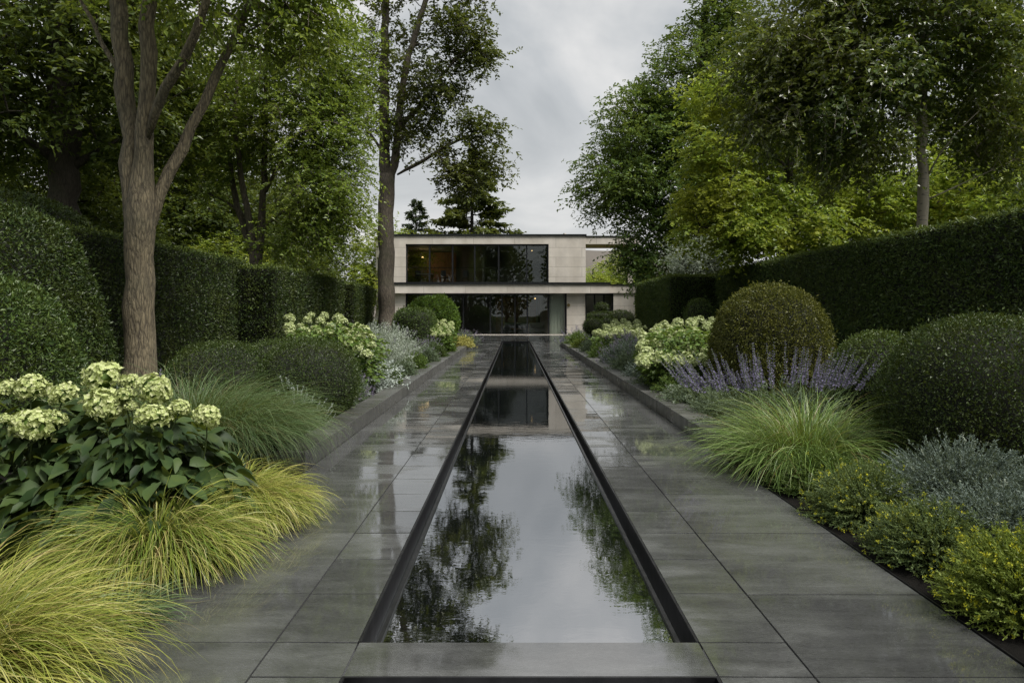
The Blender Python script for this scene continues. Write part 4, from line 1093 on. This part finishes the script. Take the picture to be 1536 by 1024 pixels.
# trees beyond the house
def conifer(name, label, base, h, rad, seed, group=None, leaf='conifer', n=150, k_=1.0, lw=.13):
    rng = np.random.default_rng(seed); base = np.asarray(base, float)
    t = thing(name, base, label, 'tree', group); tr = MB(); fo = MB()
    tr.tube([base, base + [0, 0, h * .5], base + [0, 0, h * .98]], [.22 * h / 12, .14 * h / 12, .02], 8)
    for k in range(n):
        f = (k + .5) / n; z = h * (.12 + .86 * f); L = rad * (1 - f) ** .75 * rng.uniform(.65, 1.15) + .15
        a = rng.uniform(0, 6.283); d = np.array([math.cos(a), math.sin(a), rng.uniform(-.15, .2)])
        tt = np.linspace(0, 1, 5)[:, None]
        P = base + [0, 0, z] + d * L * tt + np.array([0, 0, -.18 * L]) * tt ** 1.5 + np.array([0, 0, .12 * L]) * tt ** 3
        tr.tube(P, np.linspace(.03, .008, 5), 4, cap=False)
        m_ = int((55 * L / rad + 14) * k_); s = rng.uniform(.15, 1, m_) ** .7
        C = np.stack([np.interp(s, tt[:, 0], P[:, q]) for q in range(3)], 1) + rng.normal(0, .11 * L * .5, (m_, 3)) * [1, 1, .5]
        add_leaves(fo, C, unit(d + rng.normal(0, .6, (m_, 3)) - [0, 0, .3]), np.tile([0, 0, 1.], (m_, 1)) + rng.normal(0, .4, (m_, 3)), rng.uniform(.25, .5, m_), lw, rng)
    tr.part('trunk', M['bark_dark'], t); fo.part('crown', M[leaf], t); return t
conifer('tree', 'dark tree with layered crown rising behind the house roof', (at(708, 500, 62)[0], 62, -.05), 16.6, 6.6, 60, None, 'oak', 190, 3.2, .24)
conifer('conifer_tree', 'dark pointed conifer behind the left end of the house roof', (at(624, 500, 66)[0], 66, -.05), 12.8, 3.4, 61, k_=1.5)
conifer('conifer_tree', 'small conifer at the right behind the house seen under the canopy', (at(770, 500, 70)[0], 70, -.05), 10.2, 2.0, 62)
# background planting: two kinds built once, then copied
GB = 'background trees beyond the hedges'
bgA = tree('background_tree', 'broad dark tree behind the left hedge between the two nearest trees', [([np.array([-14.5, 30, -.05]), np.array([-14.5, 30, 5.0]), np.array([-14.2, 30, 11.0])], .3, .08)],
           [(np.array([-14.5, 30, 8.5]), (4.0, 3.6, 4.2), 1.0), (np.array([-12.5, 28.5, 5.0]), (2.6, 2.4, 2.4), 1.1), (np.array([-16.8, 28.8, 5.6]), (2.6, 2.4, 2.6), 1.0), (np.array([-14.5, 28, 3.2]), (3.0, 1.8, 1.8), 1.1)],
           560, 'dark_leaf', .2, 63, 'bark_dark', group=GB, twigs=8, per=10, tl=1.0, flat=.4, lower=2.0, r_tip=.014, spread=.3)
bgB = tree('background_tree', 'yellowing autumn tree glimpsed at the far left behind the hedge', [([np.array([-19.5, 27, -.05]), np.array([-19.5, 27, 3.0]), np.array([-19.3, 27, 7.0])], .2, .06)],
           [(np.array([-19.5, 27, 4.6]), (3.0, 2.6, 2.8), 1.0), (np.array([-18.2, 26, 3.2]), (2.0, 1.8, 1.6), 1.1)],
           300, 'maple_leaf', .17, 64, 'bark_dark', group=GB, twigs=8, per=10, tl=.8, flat=.4, lower=1.4, r_tip=.012, spread=.25)
for (x, y, s, rz, lb) in ((-13.4, 38, .72, 1.2, 'dark tree low behind the short left hedge blocks'), (-20.5, 38, 1.25, 2.2, 'tall dark tree filling the gap at the far left'),
                          (-15.2, 47, 1.0, 4.0, 'dark tree beside the left end of the house'), (15.5, 34, 1.0, .6, 'dark tree behind the maple on the right'), (22, 30, 1.15, 2.9, 'dark tree behind the birch at the right edge'),
                          (13.2, 46, .78, 4.4, 'dark tree beyond the right end of the house'), (17.5, 23, .8, 5.2, 'mid sized dark tree right of the birch trunk'), (-15.5, 24, .75, .3, 'dark tree left of the light green spreading tree')):
    copy_tree(bgA, (x, y, -.05), s, rz, lb)
for (x, y, s, rz, lb) in ((-11.3, 27, .62, 1.0, 'low yellow green bush just beyond the left hedge blocks'), (9.2, 60, .95, 2.0, 'yellow green bush seen under the right canopy of the house'), (6.6, 57, .72, 4.1, 'low green bush under the house canopy beside the stone wall'),
                          (14.5, 19.5, .95, 3.0, 'yellowing tree to the right of the birch trunk'), (-9.6, 52, 1.15, 5.0, 'yellow green tree behind the left wing of the house')):
    copy_tree(bgB, (x, y, -.05), s, rz, lb)

# ------------------------------------------------------------------ left bed, near to far
GS = 'golden sedge clumps on the left'
grass_clump('sedge', 'arching yellow sedge clump in the bottom left corner', (-2.12, 2.50, .0), 4200, .73, .24, .0046, 'sedge', 71, (52, 96), (85, 160), (1.2, 1.0), group=GS)
grass_clump('sedge', 'golden sedge clump spilling over the path below the near hydrangea', (-2.06, 3.92, .0), 3400, .68, .18, .005, 'sedge_low', 72, (46, 94), (95, 165), (1.25, .9), group=GS)
grass_clump('sedge', 'pale golden sedge clump farther along, against the start of the kerb', (-1.98, 4.75, .0), 5200, .60, .27, .0042, 'sedge', 73, (48, 94), (105, 170), (1.1, 1.1), group=GS)
grass_clump('grass_tuft', 'small dark green tuft of grass between the two near sedges', (-1.85, 3.15, .0), 420, .34, .12, .005, 'dark_grass', 74, (30, 80), (60, 120), group=None)
near_heads = [(155, 567, 31, 20), (231, 584, 28, 21), (155, 609, 32, 23), (52, 641, 35, 25), (230, 626, 28, 21), (310, 626, 23, 19), (270, 612, 17, 16), (10, 584, 19, 24), (47, 582, 25, 18), (95, 592, 22, 14), (82, 630, 20, 14), (195, 573, 16, 12), (187, 594, 16, 13), (7, 630, 13, 14), (197, 610, 12, 10), (-40, 600, 26, 20), (-30, 650, 26, 20)]
rg = np.random.default_rng(75)
hm_near = [head_mesh('flower_head', 'petal', 210, 76 + k, .20) for k in range(3)]
hm_far = [head_mesh('flower_head', 'petal_far', 70, 80 + k, .36) for k in range(3)]
hA, hB, rA, rB = [], [], [], []
for (u, v, ru, rv) in near_heads:
    y = 4.55 - (v - 570) / 75 * .45 + rg.uniform(-.05, .05); p = at(u, v, y)
    (hA if u < 125 else hB).append(p); (rA if u < 125 else rB).append(ru * y / F * .84)
GH = 'pale lime hydrangeas'
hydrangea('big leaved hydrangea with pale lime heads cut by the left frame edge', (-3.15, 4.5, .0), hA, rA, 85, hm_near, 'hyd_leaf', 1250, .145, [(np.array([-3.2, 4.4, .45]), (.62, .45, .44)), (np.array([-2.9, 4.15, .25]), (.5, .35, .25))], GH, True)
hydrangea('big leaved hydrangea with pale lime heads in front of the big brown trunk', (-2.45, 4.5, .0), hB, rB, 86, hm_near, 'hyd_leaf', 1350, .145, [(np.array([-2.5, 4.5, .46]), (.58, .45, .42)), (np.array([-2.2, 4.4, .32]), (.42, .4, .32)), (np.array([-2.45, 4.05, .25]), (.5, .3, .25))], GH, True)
grass_clump('ornamental_grass', 'large mounded blue green grass spilling towards the left kerb', (-3.08, 6.5, .06), 9000, 1.16, .52, .0042, 'dark_grass', 87, (55, 94), (85, 150), (1.3, 1.1), lean=(.06, -.1))
mound('lavender', 'hazy grey leaved lavender beside the foot of the big trunk', (-3.62, 6.9, .05), (.55, .5, .78), 88, 'sage_leaf', 420, 18, .045, .18, 'mauve', 60, 'mauve', .014, spike=.10, group='lavenders')
GLav = 'lavenders'
mound('santolina', 'grey green cushion with thin white spikes beside the left kerb before the box cushion', (-2.50, 7.75, .1), (.38, .55, .50), 89, 'sage_leaf', 520, 20, .035, .25, 'white', 26, 'white_leaf', .014, spike=.14)
mound('lavender', 'small purple lavender at the end of the box cushion by the left kerb', (-2.52, 10.3, .1), (.34, .7, .48), 90, 'sage_leaf', 360, 16, .04, .22, 'p', 90, 'mauve', .018, spike=.08, group=GLav)
def heads_in(n, u0, u1, v0, v1, y0, y1, seed, curve, gap=.20):
    r = np.random.default_rng(seed); out_ = []
    tries = 0
    while len(out_) < n and tries < 4000:
        tries += 1
        u, v = r.uniform(u0, u1), r.uniform(v0, v1)
        f = (v - v0) / (v1 - v0)
        if not curve(u, v): continue
        p = at(u, v, y1 + (y0 - y1) * f + r.uniform(-.1, .1))
        if all(np.linalg.norm(p - q) > gap for q in out_): out_.append(p)
    return out_
h2 = heads_in(44, 425, 560, 472, 535, 11.2, 12.9, 91, lambda u, v: v > 472 + abs(u - 475) * .12 + max(0, u - 520) * .6 and v < 500 + max(0, u - 490) * .55)
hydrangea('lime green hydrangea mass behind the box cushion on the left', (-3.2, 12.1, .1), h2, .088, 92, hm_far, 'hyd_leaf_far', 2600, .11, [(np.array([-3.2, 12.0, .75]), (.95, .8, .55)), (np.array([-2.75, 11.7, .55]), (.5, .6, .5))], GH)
GW = 'silver plants in the left bed'
mound('silver_shrub', 'white felted leaf plant spilling over the left kerb beside the lime hydrangeas', (-2.75, 12.2, .1), (.82, 1.0, .66), 93, 'white_leaf', 420, 26, .06, .34, start=.4, group=GW)
mound('silver_shrub', 'hazy silver green perovskia bush in front of the bare trunk on the left', (-3.12, 15.0, .1), (.92, 1.6, 1.18), 94, 'silver_leaf', 1100, 22, .06, .24, 'mauve', 60, 'mauve', .018, spike=.16, group=GW)
mound('silver_shrub', 'farther silver green bush beside the bare trunk on the left', (-3.15, 18.2, .1), (.82, 1.5, 1.0), 95, 'silver_leaf', 560, 18, .07, .2, 'mauve', 60, 'mauve', .02, spike=.18, group=GW)
GM = 'low cushions along the kerbs'
for k, (u, v, y, ru, h, m_, lb) in enumerate(((603, 556, 12.6, 17, .36, 'green_leaf', 'small green cushion under the white felted plant on the left kerb'), (625, 545, 14.4, 15, .36, 'sage_leaf', 'grey green cushion second along the left kerb'), (641, 540, 16.2, 15, .40, 'green_leaf', 'rounded green cushion third along the left kerb'),
                                   (655, 530, 18.4, 13, .42, 'sage_leaf', 'grey green cushion mid way along the left kerb'), (668, 522, 20.6, 13, .45, 'box', 'dark green box ball on the left kerb before the yellow cushion'), (680, 516, 23.5, 12, .50, 'box_bright', 'fresh green ball on the left kerb beside the yellow cushion'))):
    x = (u - U0) / F * y; mound('cushion_plant', lb, (min(x, XL - .42), y, .1), (ru * y / F * 1.5, ru * y / F * 1.9, h * 1.08), 100 + k, m_, 420, 18, .05, .3, group=GM)
mound('cushion_plant', 'pale yellow cushion at the far end of the left kerb', (at(703, 510, 28)[0] - .25, 28, .1), (.55, .8, .46), 107, 'yellow_leaf', 260, 14, .08, .35, group=GM)
mound('lavender', 'distant purple lavender at the house end of the left bed', (at(694, 500, 30)[0], 30.4, .1), (.85, .7, .6), 108, 'sage_leaf', 240, 14, .08, .2, 'p', 90, 'mauve', .03, spike=.22, group=GLav)
mound('lavender', 'dusky lavender between the silver bush and the small kerb cushions', (-2.62, 20.5, .1), (.5, 1.4, .62), 109, 'sage_leaf', 260, 14, .06, .2, 'p', 100, 'mauve', .022, spike=.12, group=GLav)
h3 = heads_in(26, 646, 680, 482, 503, 22.5, 24.5, 110, lambda u, v: True)
hydrangea('small distant lime hydrangea in front of the bright rounded shrub', (-2.5, 23.4, .1), h3, .09, 111, hm_far, 'hyd_leaf_far', 700, .13, [(np.array([-2.5, 23.4, .65]), (.5, .8, .45))], GH)

# ------------------------------------------------------------------ right bed, near to far
GY = 'yellow tipped low shrubs beside the right path'
for k, (x, y, rx_, ry_, h, m_, nf, lb) in enumerate(((2.45, 3.28, .40, .36, .42, 'lime_leaf', 260, 'yellow tipped low shrub nearest the bottom right corner'), (2.46, 4.02, .37, .42, .35, 'santo_leaf', 150, 'yellow tipped low shrub second from the bottom right corner'),
                                  (2.49, 4.84, .42, .45, .39, 'santo_leaf', 210, 'yellow tipped low shrub third from the bottom right corner'), (2.53, 5.62, .46, .44, .34, 'green_leaf', 30, 'plain green low shrub under the fresh grass on the right'))):
    mound('low_shrub', lb, (x, y, .0), (rx_, ry_, h), 120 + k, m_, 1300, 24, .02, .42, 'y', nf, 'yellow_flower', .014, group=GY)
mound('low_shrub', 'green and yellow low shrub cut by the bottom right frame corner', (2.28, 2.6, .0), (.26, .26, .28), 126, 'lime_leaf', 420, 22, .02, .42, 'y', 120, 'yellow_flower', .013, group=GY)
mound('low_shrub', 'dark green low shrub between the fresh grass and the large dark dome', (3.02, 5.35, .0), (.42, .34, .30), 127, 'green_leaf', 380, 20, .024, .4, group=GY)
GB2 = 'grey mounds below the large dome'
mound('santolina', 'blue grey mound right below the large dark dome', (3.12, 4.75, .0), (.72, .55, .56), 128, 'blue_leaf', 1500, 26, .026, .34, 'w', 40, 'silver_leaf', .012, spike=.05, group=GB2)
mound('santolina', 'blue grey mound in front, behind the yellow tipped shrubs', (2.92, 4.1, .0), (.62, .48, .43), 129, 'blue_leaf', 1300, 26, .024, .34, 'w', 20, 'silver_leaf', .012, spike=.04, group=GB2)
mound('santolina', 'grey green mound at the right frame edge above the corner shrubs', (3.05, 3.5, .0), (.5, .45, .38), 130, 'sage_leaf', 900, 24, .024, .3, group=GB2)
grass_clump('ornamental_grass', 'fresh green arching grass clump at the near end of the right kerb', (2.72, 6.35, .0), 3400, .98, .32, .0056, 'green_grass', 131, (36, 90), (60, 135), (1.3, 1.0))
def salvia(label, c, rx, ry, h, n, seed):
    rng = np.random.default_rng(seed); c = np.asarray(c, float)
    t = mound('salvia', label, c, (rx, ry, h * .66), seed, 'sage_leaf', 420, 16, .05, .22)
    for k in range(n):
        p = c + np.array([rng.uniform(-1, 1) * rx * .95, rng.uniform(-1, 1) * ry * .8, h * .40])
        out_ = (p - c) * np.array([.35, .25, 0])
        tip = p + out_ + np.array([rng.normal(0, .05), rng.normal(0, .05), h * rng.uniform(.38, .72) * (1 - .35 * abs(p[0] - c[0]) / rx)])
        mb = MB(); mb.tube([p, (p + tip) / 2, tip], [.004, .0035, .002], 4)
        q = 90; f = .30 + .70 * np.repeat(np.linspace(0, 1, 15), 6) + rng.normal(0, .008, q)
        P = p + (tip - p) * f[:, None]; a = rng.uniform(0, 6.283, q)
        rad = .027 * (1.12 - np.clip(f, 0, 1)) + .005
        d = np.stack([np.cos(a), np.sin(a), rng.uniform(-.1, .9, q)], 1)
        add_leaves(mb, P + d * (rad * .3)[:, None], d, rng.normal(0, 1, (q, 3)), rad * 1.25, rad * .75, rng, 1)
        mb.part('flower_spike', [M['stem'], M['purple']], t)
salvia('tall purple salvia spikes in front of the golden yew dome', (2.95, 7.75, .1), 1.0, .62, 1.0, 84, 132)
mound('cushion_plant', 'grey green cushion on the right kerb beside the salvia', (2.62, 9.0, .1), (.36, .5, .40), 133, 'sage_leaf', 340, 18, .035, .25, group=GM)
rk = [(10.1, 'sage_leaf', .36, 'grey green cushion second along the right kerb'), (11.2, 'green_leaf', .38, 'fresh green cushion third along the right kerb'), (12.5, 'sage_leaf', .42, 'grey green cushion below the right hydrangeas'), (14.0, 'blue_leaf', .48, 'blue grey cushion past the right hydrangeas'),
      (15.8, 'sage_leaf', .50, 'grey green cushion mid way along the right kerb'), (17.9, 'blue_leaf', .50, 'blue grey cushion beyond the middle of the right kerb'), (20.4, 'green_leaf', .52, 'green cushion in the far half of the right kerb'), (23.2, 'sage_leaf', .52, 'grey green cushion near the far end of the right kerb'), (26.2, 'lime_leaf', .42, 'lime cushion close to the far end of the right kerb'), (29.6, 'green_leaf', .62, 'green cushion at the very end of the right kerb')]
for k, (y, m_, h, lb) in enumerate(rk):
    mound('cushion_plant', lb, (XR + .52 + (.06 if k % 2 else .0), y, .1), (.42 + .006 * y, .6 + .008 * y, h), 140 + k, m_, 300, 16, .04 + .0012 * y, .28, 'w' if k % 3 == 0 else None, 40 if k % 3 == 0 else 0, 'silver_leaf', .02, spike=.05, group=GM)
h4 = heads_in(52, 962, 1078, 482, 545, 11.3, 13.2, 151, lambda u, v: v > 482 + max(0, 1005 - u) * .55 and v < 548 - max(0, u - 1055) * .3)
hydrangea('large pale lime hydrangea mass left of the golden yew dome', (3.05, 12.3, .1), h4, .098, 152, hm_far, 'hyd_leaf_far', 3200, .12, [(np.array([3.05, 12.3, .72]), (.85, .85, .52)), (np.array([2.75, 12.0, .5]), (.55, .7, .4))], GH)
mound('lavender', 'grey mauve lavender drift in front of the far right hydrangea', (3.0, 17.6, .1), (.75, 2.0, .86), 153, 'blue_leaf', 520, 16, .06, .2, 'p', 260, 'mauve', .024, spike=.16, group=GLav)
h5 = heads_in(36, 892, 968, 482, 503, 19.5, 22.5, 154, lambda u, v: v > 482 + max(0, 925 - u) * .35)
hydrangea('far lime hydrangea below the cloud pruned box on the right', (3.4, 21.2, .1), h5, .105, 155, hm_far, 'hyd_leaf_far', 1500, .15, [(np.array([3.3, 21.2, .6]), (.9, 1.3, .5))], GH)
mound('lavender', 'purple lavender at the house end of the right bed', (3.05, 30.3, .1), (1.1, .8, .62), 156, 'sage_leaf', 300, 14, .09, .2, 'p', 140, 'purple', .035, spike=.25, group=GLav)
mound('lavender', 'low mauve lavender beneath the cloud pruned box', (2.95, 25.0, .1), (.55, 1.3, .58), 157, 'sage_leaf', 260, 14, .07, .2, 'p', 110, 'mauve', .028, spike=.14, group=GLav)

wd = MB(); rg = np.random.default_rng(170)
for k in range(26):
    c = np.array([-48 + k * 3.9 + rg.normal(0, 1), -34 + rg.normal(0, 2.5), 6.0]); hgt = rg.uniform(13, 19)
    wd.tube([c * [1, 1, 0] - [0, 0, .06], c + [0, 0, 2]], [.3, .12], 7, m=0)
    P = unit(rg.normal(0, 1, (900, 3))) * rg.uniform(.3, 1, (900, 1)) ** .4 * np.array([3.4, 3.0, hgt * .5]) + c * [1, 1, 0] + [0, 0, hgt * .55]
    add_leaves(wd, P, rg.normal(0, 1, P.shape), rg.normal(0, 1, P.shape), rg.uniform(.5, .9, len(P)), .5, rg, 1)
wd.single('woodland', [M['bark_dark'], M['dark_leaf']], 'belt of dark woodland facing the house across the garden', 'woodland', kind='stuff', loc=(0, -34, 0))
# ------------------------------------------------------------------ camera, sky, sun
cam = bpy.data.cameras.new('camera'); co = bpy.data.objects.new('camera', cam); COL.objects.link(co)
co.location = (0, 0, H0); co.rotation_euler = (R(90), 0, 0)
cam.sensor_width = 36; cam.lens = 24; cam.shift_x = -4 / 1536; cam.shift_y = -41 / 1536
cam.clip_start = 0.05; cam.clip_end = 3000
sc.camera = co

SUN_EL, SUN_AZ = 58.0, 122.0     # high, behind the viewer (azimuth clockwise from the view direction)
w = bpy.data.worlds.new('World'); sc.world = w; w.use_nodes = True
nt = w.node_tree; nt.nodes.clear()
out = nt.nodes.new('ShaderNodeOutputWorld')
sky = nt.nodes.new('ShaderNodeTexSky'); sky.sky_type = 'NISHITA'; sky.sun_disc = False
sky.sun_elevation = R(SUN_EL); sky.sun_rotation = R(SUN_AZ); sky.air_density = 1.2; sky.dust_density = 3.0
tc = N(nt, 'ShaderNodeTexCoord')
sp = N(nt, 'ShaderNodeSeparateXYZ', {0: tc.outputs['Generated']})
den = math_n(nt, 'ADD', math_n(nt, 'MAXIMUM', sp.outputs['Z'], 0.0), 0.16)
cb = N(nt, 'ShaderNodeCombineXYZ', {'X': math_n(nt, 'DIVIDE', sp.outputs['X'], den), 'Y': math_n(nt, 'DIVIDE', sp.outputs['Y'], den), 'Z': 0.7})
mp = N(nt, 'ShaderNodeMapping', {'Vector': cb.outputs[0], 'Scale': (1.0, 0.8, 1.0), 'Location': (0.35, 0.2, 0)})
n1 = N(nt, 'ShaderNodeTexNoise', {'Vector': mp.outputs[0], 'Scale': 1.25, 'Detail': 6.0, 'Roughness': 0.48, 'Distortion': 0.5})
cl = ramp(nt, n1.outputs[0], [(0.36, (2.6, 2.8, 2.95)), (0.48, (3.85, 4.0, 4.1)), (0.60, (5.75, 5.7, 5.6))])
hz = ramp(nt, sp.outputs['Z'], [(0.0, (1, 1, 1)), (0.42, (0, 0, 0))])
cl = mixc(nt, math_n(nt, 'MULTIPLY', hz, 0.6), cl, (5.7, 5.65, 5.55))
zen = N(nt, 'ShaderNodeMapRange', {'Value': sp.outputs['Z'], 'From Min': 0.45, 'From Max': 0.85, 'To Min': 1.0, 'To Max': 1.45})
zc = N(nt, 'ShaderNodeCombineXYZ', {'X': zen.outputs[0], 'Y': zen.outputs[0], 'Z': zen.outputs[0]})
cl = mixc(nt, 1.0, cl, zc.outputs[0], 'MULTIPLY')
skyc = mixc(nt, 0.93, sky.outputs[0], cl)
bg = N(nt, 'ShaderNodeBackground', {'Color': skyc, 'Strength': 0.1})
nt.links.new(bg.outputs[0], out.inputs[0])

sun = bpy.data.lights.new('sun', 'SUN'); so = bpy.data.objects.new('sun', sun); COL.objects.link(so)
sun.energy = 3.8; sun.angle = R(25); sun.color = (1.0, 0.96, 0.90)
from mathutils import Vector
sd = Vector((math.sin(R(SUN_AZ)) * math.cos(R(SUN_EL)), math.cos(R(SUN_AZ)) * math.cos(R(SUN_EL)), math.sin(R(SUN_EL))))
so.rotation_euler = sd.to_track_quat('Z', 'Y').to_euler()
so.location = (0, -10, 30)

sc.view_settings.view_transform = 'Standard'; sc.view_settings.look = 'None'
sc.view_settings.gamma = 1.0; sc.view_settings.exposure = 0.52
sc.render.engine = 'CYCLES'
cy = sc.cycles
cy.max_bounces = 6; cy.diffuse_bounces = 2; cy.glossy_bounces = 4; cy.transmission_bounces = 6; cy.transparent_max_bounces = 12
cy.caustics_reflective = False; cy.caustics_refractive = False
cy.sample_clamp_indirect = 6.0
cy.use_denoising = True
cy.denoising_prefilter = 'NONE'
try: cy.denoiser = 'OPENIMAGEDENOISE'
except Exception: pass
